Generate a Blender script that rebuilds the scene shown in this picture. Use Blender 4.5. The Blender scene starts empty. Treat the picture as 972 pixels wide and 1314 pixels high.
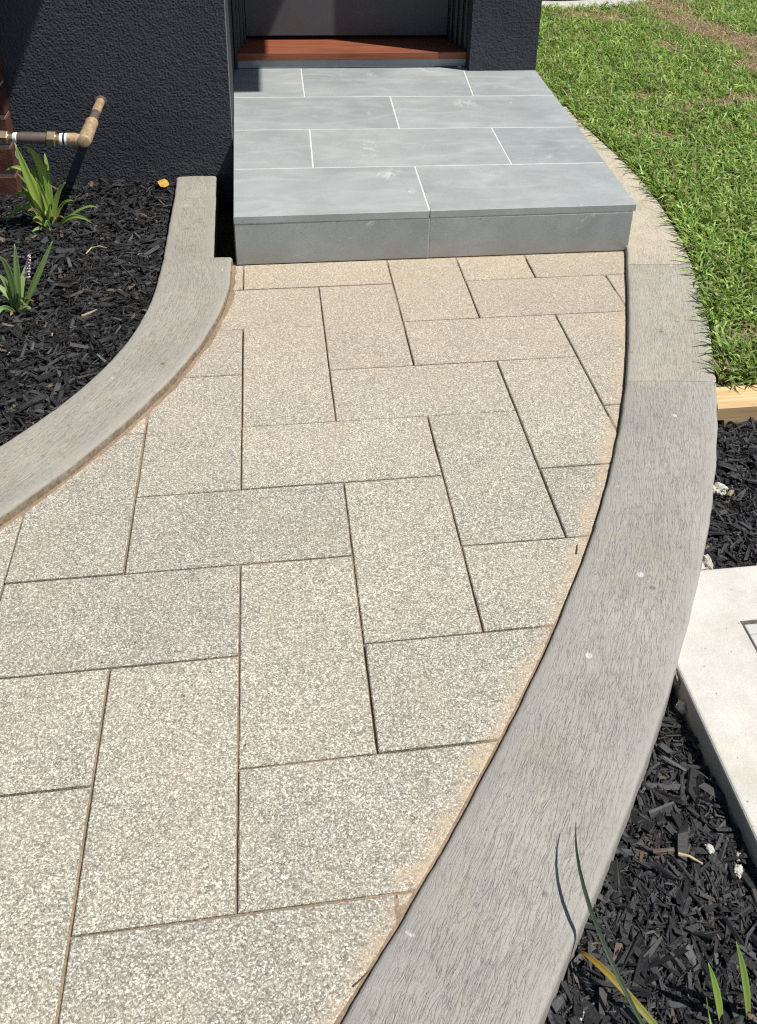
import bpy, bmesh, math, random
import numpy as np
from mathutils import Matrix, Vector, noise

random.seed(7)
rng = np.random.default_rng(11)
scene = bpy.context.scene
col = scene.collection

# ------------------------------------------------------------------ camera
cam_data = bpy.data.cameras.new("camera")
cam = bpy.data.objects.new("camera", cam_data)
col.objects.link(cam)
RC = ((0.98831535, -0.14831445, 0.03515098), (-0.04178765, -0.48542767, -0.8732776), (0.14658295, 0.86160478, -0.48595333))
right, down, fwd = (Vector(r) for r in RC)
m = Matrix.Identity(4)
for i in range(3):
    m[i][0] = right[i]; m[i][1] = -down[i]; m[i][2] = -fwd[i]
m.translation = Vector((0.0977228, -2.1355906, 1.6074444))
cam.matrix_world = m
FPX, CX, CY, W, H = 1257.795, 537.071, 368.677, 972.0, 1314.0
cam_data.sensor_fit = 'VERTICAL'
cam_data.sensor_height = 36.0
cam_data.sensor_width = 36.0 * W / H
cam_data.lens = FPX / H * 36.0
cam_data.shift_x = (W / 2 - CX) / H
cam_data.shift_y = (CY - H / 2) / H
cam_data.clip_start = 0.05
cam_data.clip_end = 500.0
scene.camera = cam

# ------------------------------------------------------------------ light
SUN = Vector((0.47, -0.225, 1.0)).normalized()          # towards the sun
world = bpy.data.worlds.new("World")
scene.world = world
world.use_nodes = True
wn = world.node_tree.nodes
bg = wn["Background"]
sky = wn.new("ShaderNodeTexSky")
sky.sky_type = 'NISHITA'
sky.sun_disc = False
sky.sun_elevation = math.asin(SUN.z)
sky.sun_rotation = math.atan2(SUN.x, SUN.y)
world.node_tree.links.new(sky.outputs[0], bg.inputs[0])
bg.inputs[1].default_value = 0.068
sun_data = bpy.data.lights.new("sun", 'SUN')
sun_data.energy = 4.9
sun_data.angle = math.radians(0.5)
sun_data.color = (1.0, 0.955, 0.88)
sun = bpy.data.objects.new("sun", sun_data)
sun.rotation_euler = (-SUN).to_track_quat('-Z', 'Y').to_euler()
sun.location = (3, -2, 6)
col.objects.link(sun)
vs = scene.view_settings
vs.view_transform = 'Standard'
vs.look = 'None'
vs.exposure = 0.27
vs.gamma = 1.0
scene.render.engine = 'CYCLES'
scene.cycles.use_denoising = False      # keep the grain of stone and concrete crisp
scene.cycles.filter_width = 1.2

# ------------------------------------------------------------------ helpers
def mesh_np(name, verts, faces, mat=None, parent=None, smooth=False, colors=None, uvs=None):
    me = bpy.data.meshes.new(name)
    if isinstance(verts, np.ndarray):
        verts = verts.tolist()
    if isinstance(faces, np.ndarray):
        faces = faces.tolist()
    me.from_pydata(verts, [], faces)
    if colors is not None:
        at = me.color_attributes.new("tint", 'FLOAT_COLOR', 'POINT')
        at.data.foreach_set("color", np.asarray(colors, dtype=np.float32).ravel())
    if uvs is not None:
        uv = me.uv_layers.new(name="UVMap")
        li = np.zeros(len(me.loops), dtype=np.int32)
        me.loops.foreach_get("vertex_index", li)
        uv.data.foreach_set("uv", np.asarray(uvs, dtype=np.float32)[li].ravel())
    if smooth:
        me.polygons.foreach_set("use_smooth", [True] * len(me.polygons))
    me.update()
    return link(name, me, mat, parent)

def link(name, me, mat=None, parent=None):
    o = bpy.data.objects.new(name, me)
    col.objects.link(o)
    if mat is not None and len(me.materials) == 0:
        me.materials.append(mat)
    if parent is not None:
        o.parent = parent
    return o

def empty(name, loc=(0, 0, 0)):
    o = bpy.data.objects.new(name, None)
    o.location = loc
    o.empty_display_size = 0.05
    col.objects.link(o)
    return o

def tag(o, label=None, cat=None, group=None, kind=None):
    if label: o["label"] = label
    if cat: o["category"] = cat
    if group: o["group"] = group
    if kind: o["kind"] = kind
    return o

def local(parent, pts):
    L = parent.location if parent is not None else Vector((0, 0, 0))
    return [(p[0] - L[0], p[1] - L[1], p[2] - L[2]) for p in pts]

def prism(poly, z0, z1, bev):
    """closed solid from a ccw outline with a small arris round the top"""
    n = len(poly)
    ins = []
    for i in range(n):
        a = Vector(poly[i - 1]); b = Vector(poly[i]); c = Vector(poly[(i + 1) % n])
        d1 = (b - a); d2 = (c - b)
        if d1.length < 1e-9: d1 = d2
        if d2.length < 1e-9: d2 = d1
        n1 = Vector((-d1.y, d1.x)).normalized(); n2 = Vector((-d2.y, d2.x)).normalized()
        k = n1 + n2
        k = k / max(0.5, k.dot(k) / 2) if k.length > 1e-6 else n1
        ins.append(b + k * bev)
    v = [(p[0], p[1], z0) for p in poly] + [(p[0], p[1], z1 - bev) for p in poly] + [(p.x, p.y, z1) for p in ins]
    f = [tuple(range(n - 1, -1, -1)), tuple(range(2 * n, 3 * n))]
    for i in range(n):
        j = (i + 1) % n
        f.append((i, j, n + j, n + i))
        f.append((n + i, n + j, 2 * n + j, 2 * n + i))
    return v, f

def box(name, x0, x1, y0, y1, z0, z1, mat, parent=None, bev=0.003):
    bm = bmesh.new()
    bmesh.ops.create_cube(bm, size=1.0)
    for v in bm.verts:
        v.co = Vector((x0 if v.co.x < 0 else x1, y0 if v.co.y < 0 else y1, z0 if v.co.z < 0 else z1))
    if bev:
        bmesh.ops.bevel(bm, geom=bm.edges[:], offset=bev, segments=2, profile=0.6, affect='EDGES')
    if parent is not None:
        bmesh.ops.translate(bm, verts=bm.verts, vec=-Vector(parent_world(parent)))
    me = bpy.data.meshes.new(name)
    bm.to_mesh(me); bm.free()
    return link(name, me, mat, parent)

def parent_world(o):
    v = Vector((0, 0, 0))
    while o is not None:
        v += o.location
        o = o.parent
    return v

def lathe(name, start, direction, prof, mat, parent=None, seg=20, hexa=False, smooth=True):
    """profile [(t, r)] turned about the axis start + t*direction"""
    d = Vector(direction).normalized()
    a = d.orthogonal().normalized(); b = d.cross(a)
    s = Vector(start)
    if parent is not None: s = s - parent_world(parent)
    n = 6 if hexa else seg
    v = []; f = []
    for t, r in prof:
        for k in range(n):
            an = 2 * math.pi * k / n
            p = s + d * t + (a * math.cos(an) + b * math.sin(an)) * r
            v.append(tuple(p))
    for i in range(len(prof) - 1):
        for k in range(n):
            j = (k + 1) % n
            f.append((i * n + k, i * n + j, (i + 1) * n + j, (i + 1) * n + k))
    f.append(tuple(range(n - 1, -1, -1)))
    f.append(tuple(range((len(prof) - 1) * n, len(prof) * n)))
    o = mesh_np(name, v, f, mat, parent)
    if smooth and not hexa:
        for p in o.data.polygons: p.use_smooth = len(p.vertices) == 4
        o.data.set_sharp_from_angle(angle=math.radians(40))
    return o

# ------------------------------------------------------------------ plan curves x(y) of the kerbs
RI = [0.013526114, 0.038833028, -0.123025201, 0.424761278, 1.058862850]
RO = [0.000484899034, 0.000755449118, -0.004433369642, -0.005621023582, 0.015288546138, -0.127758283568, 0.402919929565, 1.336470691334]
LI = [-0.028697093, -0.330257039, 0.623739604, -0.31426837]
LO = [-0.084839393, 0.285796105, -0.117327251, -0.561880636, 0.765566443, -0.559126228]

# ------------------------------------------------------------------ materials
class N:
    """tiny node helper"""
    def __init__(self, name, rough=0.8, spec=0.3):
        self.m = bpy.data.materials.new(name)
        self.m.use_nodes = True
        self.t = self.m.node_tree
        self.b = self.t.nodes["Principled BSDF"]
        self.b.inputs["Roughness"].default_value = rough
        self.b.inputs["Specular IOR Level"].default_value = spec
    def n(self, typ, **kw):
        nd = self.t.nodes.new(typ)
        for k, v in kw.items():
            setattr(nd, k, v)
        return nd
    def l(self, a, b):
        self.t.links.new(a, b)
    def pos(self):
        return self.n("ShaderNodeNewGeometry").outputs["Position"]
    def uv(self):
        return self.n("ShaderNodeUVMap", uv_map="UVMap").outputs[0]
    def scale(self, vec, s, off=None):
        nd = self.n("ShaderNodeMapping")
        nd.inputs["Scale"].default_value = s if isinstance(s, tuple) else (s, s, s)
        if off: nd.inputs["Location"].default_value = off
        self.l(vec, nd.inputs[0])
        return nd.outputs[0]
    def noise(self, vec, scale, detail=4, rough=0.55, dist=0.0):
        nd = self.n("ShaderNodeTexNoise")
        nd.inputs["Scale"].default_value = scale
        nd.inputs["Detail"].default_value = detail
        nd.inputs["Roughness"].default_value = rough
        nd.inputs["Distortion"].default_value = dist
        self.l(vec, nd.inputs["Vector"])
        return nd.outputs["Fac"]
    def vor(self, vec, scale, feature='F1', rand=1.0):
        nd = self.n("ShaderNodeTexVoronoi", feature=feature)
        nd.inputs["Scale"].default_value = scale
        nd.inputs["Randomness"].default_value = rand
        self.l(vec, nd.inputs["Vector"])
        return nd
    def ramp(self, fac, stops, interp='LINEAR'):
        nd = self.n("ShaderNodeValToRGB")
        cr = nd.color_ramp
        cr.interpolation = interp
        while len(cr.elements) < len(stops): cr.elements.new(0.5)
        for e, (p, c) in zip(cr.elements, stops):
            e.position = p
            e.color = (c, c, c, 1) if isinstance(c, (int, float)) else (*c, 1)
        self.l(fac, nd.inputs[0])
        return nd.outputs[0]
    def mix(self, fac, a, b, mode='MIX'):
        nd = self.n("ShaderNodeMix", data_type='RGBA', blend_type=mode)
        for sock, v in ((nd.inputs[0], fac), (nd.inputs[6], a), (nd.inputs[7], b)):
            if isinstance(v, (int, float)): sock.default_value = v
            elif isinstance(v, tuple): sock.default_value = (*v, 1)
            else: self.l(v, sock)
        return nd.outputs[2]
    def math(self, op, a, b=0.0, clamp=False):
        nd = self.n("ShaderNodeMath", operation=op, use_clamp=clamp)
        for sock, v in ((nd.inputs[0], a), (nd.inputs[1], b)):
            if isinstance(v, (int, float)): sock.default_value = v
            else: self.l(v, sock)
        return nd.outputs[0]
    def color(self, c):
        if isinstance(c, tuple): self.b.inputs["Base Color"].default_value = (*c, 1)
        else: self.l(c, self.b.inputs["Base Color"])
        return self
    def bump(self, h, dist=0.002, strength=1.0, prev=None):
        nd = self.n("ShaderNodeBump")
        nd.inputs["Distance"].default_value = dist
        nd.inputs["Strength"].default_value = strength
        self.l(h, nd.inputs["Height"])
        if prev is not None: self.l(prev, nd.inputs["Normal"])
        self.l(nd.outputs[0], self.b.inputs["Normal"])
        return nd.outputs[0]
    def objrand(self):
        return self.n("ShaderNodeObjectInfo").outputs["Random"]

def kerb_distance(k, p):
    """metres from the kerb faces, so that mortar smears can follow them"""
    sy = k.n("ShaderNodeSeparateXYZ"); k.l(p, sy.inputs[0])
    def poly(c):
        acc = k.math('MULTIPLY', sy.outputs[1], float(c[0]))
        for q in c[1:-1]:
            acc = k.math('MULTIPLY', k.math('ADD', acc, float(q)), sy.outputs[1])
        return k.math('ADD', acc, float(c[-1]))
    return k.math('SUBTRACT', poly(RI), sy.outputs[0]), k.math('SUBTRACT', sy.outputs[0], poly(LI)), sy.outputs[1]

def m_aggregate():
    k = N("exposed_aggregate", 0.8, 0.25)
    p = k.pos()
    v = k.vor(p, 400.0)
    sep = k.n("ShaderNodeSeparateColor"); k.l(v.outputs["Color"], sep.inputs[0])
    grain = k.ramp(sep.outputs[0], [(0.0, (0.158, 0.152, 0.130)), (0.22, (0.245, 0.233, 0.200)), (0.5, (0.332, 0.313, 0.264)),
                                    (0.74, (0.422, 0.401, 0.342)), (0.9, (0.570, 0.546, 0.478)), (1.0, (0.75, 0.725, 0.65))])
    v2 = k.vor(p, 690.0)
    sep2 = k.n("ShaderNodeSeparateColor"); k.l(v2.outputs["Color"], sep2.inputs[0])
    fine = k.ramp(sep2.outputs[1], [(0.0, 0.66), (0.5, 1.0), (1.0, 1.32)])
    c = k.mix(1.0, grain, fine, 'MULTIPLY')
    edge = k.ramp(v.outputs["Distance"], [(0.0, 1.10), (0.5, 1.0), (0.85, 0.78)])
    c = k.mix(0.8, c, edge, 'MULTIPLY')
    r = k.ramp(k.objrand(), [(0.0, (0.93, 0.93, 0.94)), (1.0, (1.06, 1.05, 1.02))])
    c = k.mix(1.0, c, r, 'MULTIPLY')
    cloud = k.ramp(k.noise(p, 4.2, 7, 0.68), [(0.3, (0.92, 0.92, 0.93)), (0.7, (1.07, 1.06, 1.05))])
    c = k.mix(1.0, c, cloud, 'MULTIPLY')
    # washed-in bedding sand: by the doorstep, in blotches, and smeared along the kerbs
    dr, dl, py = kerb_distance(k, p)
    nz = k.noise(p, 6.0, 7, 0.7)
    nf = k.noise(p, 38.0, 5, 0.7)
    near = k.n("ShaderNodeMapRange"); k.l(py, near.inputs[0])
    near.inputs[1].default_value = -0.25; near.inputs[2].default_value = 0.9
    near.inputs[3].default_value = 0.0; near.inputs[4].default_value = 0.62
    blot = k.ramp(nz, [(0.48, 0.0), (0.74, 0.4)])
    fac = k.math('MULTIPLY', k.math('ADD', near.outputs[0], blot), k.math('ADD', 0.35, nf), True)
    def smear(d, w, amt):
        e = k.math('SUBTRACT', d, k.math('MULTIPLY', k.math('SUBTRACT', nz, 0.5), w * 3.0))
        mr = k.n("ShaderNodeMapRange"); k.l(e, mr.inputs[0])
        mr.inputs[1].default_value = w; mr.inputs[2].default_value = w * 0.15
        mr.inputs[3].default_value = 0.0; mr.inputs[4].default_value = amt
        return k.math('MULTIPLY', mr.outputs[0], k.ramp(nf, [(0.36, 0.15), (0.58, 1.0)]), True)
    fac = k.math('MAXIMUM', k.math('MULTIPLY', fac, 0.74), smear(dr, 0.06, 0.9), True)
    fac = k.math('MAXIMUM', fac, smear(dl, 0.035, 0.8), True)
    sand = k.ramp(k.noise(p, 260, 4, 0.7), [(0.3, (0.34, 0.262, 0.172)), (0.7, (0.57, 0.462, 0.325))])
    c = k.mix(fac, c, sand)
    sp = k.ramp(k.vor(p, 15.0).outputs["Distance"], [(0.0, 0.25), (0.03, 0.35), (0.042, 1.0)])
    c = k.mix(1.0, c, sp, 'MULTIPLY')
    k.color(c)
    h = k.math('SUBTRACT', 1.0, v.outputs["Distance"])
    k.bump(h, 0.0016, 0.5)
    return k.m

def m_sand(name="bedding_sand", a=(0.19, 0.145, 0.105), b=(0.37, 0.285, 0.20)):
    k = N(name, 0.95, 0.1)
    p = k.pos()
    c = k.ramp(k.noise(p, 160, 5, 0.7), [(0.3, a), (0.7, b)])
    c = k.mix(0.6, c, k.ramp(k.noise(p, 7, 4), [(0.35, (0.55, 0.52, 0.5)), (0.65, (1.05, 1, 1))]), 'MULTIPLY')
    k.color(c)
    k.bump(k.noise(p, 300, 3), 0.002, 0.8)
    return k.m

def m_kerb(name, base_a, base_b, stain, skew=0.0):
    k = N(name, 0.85, 0.25)
    uv = k.uv()
    p = k.pos()
    rot = k.n("ShaderNodeMapping"); k.l(uv, rot.inputs[0])
    rot.inputs["Rotation"].default_value = (0, 0, skew)
    wob = k.noise(p, 16, 3, 0.5)
    sh = k.n("ShaderNodeVectorMath", operation='ADD')
    cbw = k.n("ShaderNodeCombineXYZ"); k.l(k.math('MULTIPLY', wob, 0.014), cbw.inputs[0])
    k.l(rot.outputs[0], sh.inputs[0]); k.l(cbw.outputs[0], sh.inputs[1])
    n1 = k.noise(k.scale(sh.outputs[0], (1.0, 0.105, 1.0)), 88, 2.5, 0.55, 0.5)      # crinkles run along the kerb
    ridge = k.math('ABSOLUTE', k.math('SUBTRACT', n1, 0.5))
    brk = k.ramp(k.noise(k.scale(p, 1.0, (1.3, 0.2, 5.0)), 70, 3, 0.6), [(0.40, 0.0), (0.68, 0.020)])
    n3 = k.noise(k.scale(sh.outputs[0], (1.0, 0.13, 1.0), (3.3, 1.1, 0)), 170, 2.0, 0.5, 0.4)
    ridge2 = k.math('ADD', k.math('MULTIPLY', k.math('ABSOLUTE', k.math('SUBTRACT', n3, 0.5)), 1.2), 0.010)
    wr = k.ramp(k.math('ADD', k.math('MINIMUM', ridge, ridge2), brk), [(0.0, 0.24), (0.016, 0.42), (0.04, 0.50), (0.12, 0.62)])
    wr2 = k.noise(k.scale(sh.outputs[0], (1.0, 0.16, 1.0)), 420, 3, 0.65, 0.3)
    c = k.ramp(k.noise(p, 4.5, 6, 0.62), [(0.28, base_a), (0.72, base_b)])
    c = k.mix(0.75, c, k.ramp(wr, [(0.25, (0.72, 0.70, 0.67)), (0.43, (0.95, 0.95, 0.94)), (0.58, (1.06, 1.06, 1.06))]), 'MULTIPLY')
    c = k.mix(0.85, c, k.ramp(k.noise(p, 360, 5, 0.8), [(0.3, 0.72), (0.7, 1.26)]), 'MULTIPLY')
    ys = k.ramp(k.noise(k.scale(p, 1.0, (3.1, 1.7, 0.4)), 9, 5, 0.65), [(0.50, 0.0), (0.78, 0.5)])
    c = k.mix(k.math('MULTIPLY', ys, k.ramp(wr2, [(0.3, 0.4), (0.65, 1.0)])), c, stain)
    ws = k.ramp(k.noise(k.scale(p, 1.0, (7.7, 2.2, 0)), 13, 4, 0.7), [(0.705, 0.0), (0.73, 0.75)])
    c = k.mix(ws, c, (0.66, 0.66, 0.64))
    vd = k.vor(p, 7.3)
    ck = k.ramp(k.math('ADD', vd.outputs["Distance"], k.math('MULTIPLY', k.noise(p, 120, 3), 0.05)), [(0.0, 0.85), (0.065, 0.7), (0.085, 0.0)])
    c = k.mix(ck, c, (0.62, 0.61, 0.58))
    dk = k.ramp(k.vor(k.scale(p, 1.0, (4, 9, 1)), 9.0).outputs["Distance"], [(0.0, 0.35), (0.05, 0.5), (0.075, 1.0)])
    c = k.mix(0.8, c, dk, 'MULTIPLY')
    # grey trowelled margin along both edges (tint attribute = margin)
    at = k.n("ShaderNodeAttribute", attribute_name="tint")
    sepc = k.n("ShaderNodeSeparateColor"); k.l(at.outputs["Color"], sepc.inputs[0])
    mg = k.math('MULTIPLY', sepc.outputs[0], k.ramp(k.noise(p, 12, 3), [(0.3, 0.35), (0.65, 1.0)]), True)
    mcol = tuple(0.5 * (u + w) * q for u, w, q in zip(base_a, base_b, (0.94, 0.95, 0.97)))
    c = k.mix(k.math('MULTIPLY', mg, 0.7), c, mcol)
    dirt = k.math('MULTIPLY', sepc.outputs[1], k.ramp(k.noise(p, 22, 4), [(0.3, 0.55), (0.6, 1.0)]), True)
    c = k.mix(dirt, c, k.ramp(k.noise(p, 90, 4), [(0.35, (0.115, 0.085, 0.055)), (0.7, (0.30, 0.225, 0.145))]))
    k.color(c)
    h = k.math('ADD', k.math('MULTIPLY', k.ramp(wr, [(0.25, 0.0), (0.55, 1.0)]), 1.0), k.math('MULTIPLY', wr2, 0.35))
    h = k.math('MULTIPLY', h, k.math('SUBTRACT', 1.0, k.math('MULTIPLY', mg, 0.85)))
    b1 = k.bump(h, 0.0020, 0.8)
    k.bump(k.noise(p, 340, 4, 0.75), 0.0016, 0.7, b1)
    return k.m

def m_bluestone():
    k = N("bluestone", 0.55, 0.35)
    p = k.pos()
    off = k.n("ShaderNodeVectorMath", operation='ADD')
    k.l(p, off.inputs[0])
    cb = k.n("ShaderNodeCombineXYZ")
    k.l(k.math('MULTIPLY', k.objrand(), 37.0), cb.inputs[2]); k.l(cb.outputs[0], off.inputs[1])
    q = off.outputs[0]
    c = k.ramp(k.noise(q, 2.6, 7, 0.62, 0.4), [(0.25, (0.225, 0.247, 0.256)), (0.5, (0.285, 0.308, 0.315)), (0.78, (0.345, 0.366, 0.370))])
    c = k.mix(1.0, c, k.ramp(k.objrand(), [(0, (0.93, 0.94, 0.95)), (1, (1.05, 1.04, 1.02))]), 'MULTIPLY')
    c = k.mix(0.8, c, k.ramp(k.noise(q, 230, 5, 0.8), [(0.3, 0.80), (0.7, 1.20)]), 'MULTIPLY')
    # hazy lighter wipe marks, chalky grout smears, a few pits
    wm = k.ramp(k.noise(k.scale(q, (1.0, 2.6, 1.0)), 4.2, 5, 0.6, 0.8), [(0.46, 0.0), (0.70, 0.5)])
    c = k.mix(wm, c, (0.42, 0.445, 0.45))
    sm = k.ramp(k.noise(k.scale(q, (1.0, 0.55, 1.0), (5.2, 3.1, 0)), 7, 10, 0.84, 0.9), [(0.61, 0.0), (0.67, 0.65)])
    c = k.mix(sm, c, (0.62, 0.62, 0.60))
    # chalky scuffs left by the tilers
    chalk_n = k.noise(k.scale(p, (1.0, 0.45, 1.0)), 34, 9, 0.8, 0.6)
    for px_, py_, rad in ((0.545, 1.26, 0.07), (0.60, 1.10, 0.035), (0.985, 2.06, 0.07), (1.20, 1.40, 0.035), (0.62, 2.50, 0.05)):
        vd_ = k.n("ShaderNodeVectorMath", operation='DISTANCE'); k.l(p, vd_.inputs[0]); vd_.inputs[1].default_value = (px_, py_, 0.186)
        fall = k.n("ShaderNodeMapRange"); k.l(vd_.outputs["Value"], fall.inputs[0])
        fall.inputs[1].default_value = rad; fall.inputs[2].default_value = rad * 0.1
        cm = k.math('MULTIPLY', fall.outputs[0], k.ramp(chalk_n, [(0.49, 0.0), (0.60, 0.6)]), True)
        c = k.mix(cm, c, (0.66, 0.66, 0.63))
    pt = k.ramp(k.vor(q, 26.0).outputs["Distance"], [(0.0, 0.2), (0.04, 0.35), (0.06, 1.0)])
    c = k.mix(0.75, c, pt, 'MULTIPLY')
    # mud splash low on the riser
    sz = k.n("ShaderNodeSeparateXYZ"); k.l(p, sz.inputs[0])
    low = k.n("ShaderNodeMapRange"); k.l(sz.outputs[2], low.inputs[0])
    low.inputs[1].default_value = 0.085; low.inputs[2].default_value = 0.0
    lowf = k.math('MULTIPLY', low.outputs[0], k.ramp(k.noise(p, 9, 5), [(0.35, 0.1), (0.7, 0.75)]), True)
    c = k.mix(lowf, c, (0.30, 0.24, 0.175))
    k.color(c)
    k.l(k.ramp(k.noise(q, 7, 4), [(0.3, 0.45), (0.7, 0.68)]), k.b.inputs["Roughness"])
    k.bump(k.noise(q, 300, 4, 0.7), 0.0007, 0.5)
    return k.m

def m_plain(name, ca, cb, scale=40, rough=0.8, spec=0.3, bump=0.0, bscale=200, metal=0.0):
    k = N(name, rough, spec)
    p = k.pos()
    k.color(k.ramp(k.noise(p, scale, 5, 0.6), [(0.3, ca), (0.7, cb)]))
    k.b.inputs["Metallic"].default_value = metal
    if bump: k.bump(k.noise(p, bscale, 4, 0.65), bump, 0.8)
    return k.m

def m_render():
    k = N("charcoal_render", 0.75, 0.3)
    p = k.pos()
    a = k.noise(p, 95, 3, 0.55, 0.3)
    b = k.noise(p, 260, 2, 0.6)
    c = k.ramp(k.noise(p, 3.0, 5, 0.6), [(0.3, (0.035, 0.039, 0.048)), (0.7, (0.050, 0.054, 0.065))])
    c = k.mix(0.5, c, k.ramp(a, [(0.35, 0.7), (0.65, 1.25)]), 'MULTIPLY')
    dust = k.ramp(k.noise(p, 9, 6, 0.7), [(0.6, 0.0), (0.85, 0.12)])
    c = k.mix(dust, c, (0.22, 0.20, 0.17))
    sz = k.n("ShaderNodeSeparateXYZ"); k.l(p, sz.inputs[0])
    lo = k.n("ShaderNodeMapRange"); k.l(sz.outputs[2], lo.inputs[0])
    lo.inputs[1].default_value = 0.13; lo.inputs[2].default_value = 0.01
    c = k.mix(k.math('MULTIPLY', lo.outputs[0], k.ramp(k.noise(p, 26, 6, 0.75), [(0.45, 0.0), (0.72, 0.35)]), True), c, (0.17, 0.14, 0.11))
    k.color(c)
    k.bump(k.math('ADD', k.math('MULTIPLY', a, 0.4), b), 0.0016, 0.8)
    return k.m

def m_tint(name, rough=0.8, spec=0.25, bump=0.0, bscale=150, gain=None, trans=0.0):
    """colour comes from the per-piece tint attribute"""
    k = N(name, rough, spec)
    at = k.n("ShaderNodeAttribute", attribute_name="tint")
    c = at.outputs["Color"]
    p = k.pos()
    c = k.mix(0.6, c, k.ramp(k.noise(p, bscale, 3), [(0.3, 0.7), (0.7, 1.3)]), 'MULTIPLY')
    k.color(c)
    if bump: k.bump(k.noise(k.scale(p, (1, 0.6, 1)), bscale * 2, 3), bump, 0.8)
    if trans:
        tb = k.n("ShaderNodeBsdfTranslucent"); k.l(c, tb.inputs[0])
        mx = k.n("ShaderNodeMixShader"); mx.inputs[0].default_value = trans
        k.l(k.b.outputs[0], mx.inputs[1]); k.l(tb.outputs[0], mx.inputs[2])
        k.l(mx.outputs[0], k.t.nodes["Material Output"].inputs[0])
    return k.m

def m_leaf(name, stops, rough=0.42):
    k = N(name, rough, 0.4)
    uv = k.uv()
    s = k.n("ShaderNodeSeparateXYZ"); k.l(uv, s.inputs[0])
    vein = k.noise(k.scale(uv, (60, 1.2, 1)), 1.0, 2)
    c = k.ramp(s.outputs[1], stops)
    c = k.mix(0.5, c, k.ramp(vein, [(0.3, 0.75), (0.7, 1.22)]), 'MULTIPLY')
    c = k.mix(1.0, c, k.ramp(k.objrand(), [(0, (0.72, 0.78, 0.7)), (1, (1.22, 1.15, 1.1))]), 'MULTIPLY')
    k.color(c)
    tb = k.n("ShaderNodeBsdfTranslucent"); k.l(c, tb.inputs[0])
    mx = k.n("ShaderNodeMixShader"); mx.inputs[0].default_value = 0.42
    k.l(k.b.outputs[0], mx.inputs[1]); k.l(tb.outputs[0], mx.inputs[2])
    k.l(mx.outputs[0], k.t.nodes["Material Output"].inputs[0])
    k.bump(vein, 0.0006, 0.6)
    return k.m

def m_timber(name, ca, cb, axis=0, rough=0.6, freq=70):
    k = N(name, rough, 0.3)
    p = k.pos()
    s = [1.0, 1.0, 1.0]; s[axis] = 0.06
    g = k.noise(k.scale(p, tuple(s)), freq, 4, 0.6, 0.5)
    c = k.ramp(g, [(0.28, ca), (0.7, cb)])
    c = k.mix(0.5, c, k.ramp(k.noise(p, 6, 3), [(0.3, 0.85), (0.7, 1.12)]), 'MULTIPLY')
    k.color(c)
    k.bump(g, 0.0012, 0.5)
    return k.m

def m_slab():
    k = N("new_concrete", 0.85, 0.2)
    p = k.pos()
    c = k.ramp(k.noise(p, 9, 8, 0.7), [(0.3, (0.45, 0.435, 0.39)), (0.7, (0.60, 0.585, 0.54))])
    c = k.mix(0.7, c, k.ramp(k.noise(p, 300, 4, 0.75), [(0.3, 0.8), (0.7, 1.16)]), 'MULTIPLY')
    pt = k.ramp(k.vor(p, 42.0).outputs["Distance"], [(0.0, 0.25), (0.06, 0.4), (0.1, 1.0)])
    c = k.mix(0.8, c, pt, 'MULTIPLY')
    st = k.ramp(k.noise(k.scale(p, 1.0, (2, 7, 1)), 6, 6, 0.7), [(0.55, 0.0), (0.75, 0.45)])
    c = k.mix(st, c, (0.40, 0.35, 0.27))
    k.color(c)
    k.bump(k.noise(p, 220, 5, 0.7), 0.0012, 0.8)
    return k.m

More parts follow.
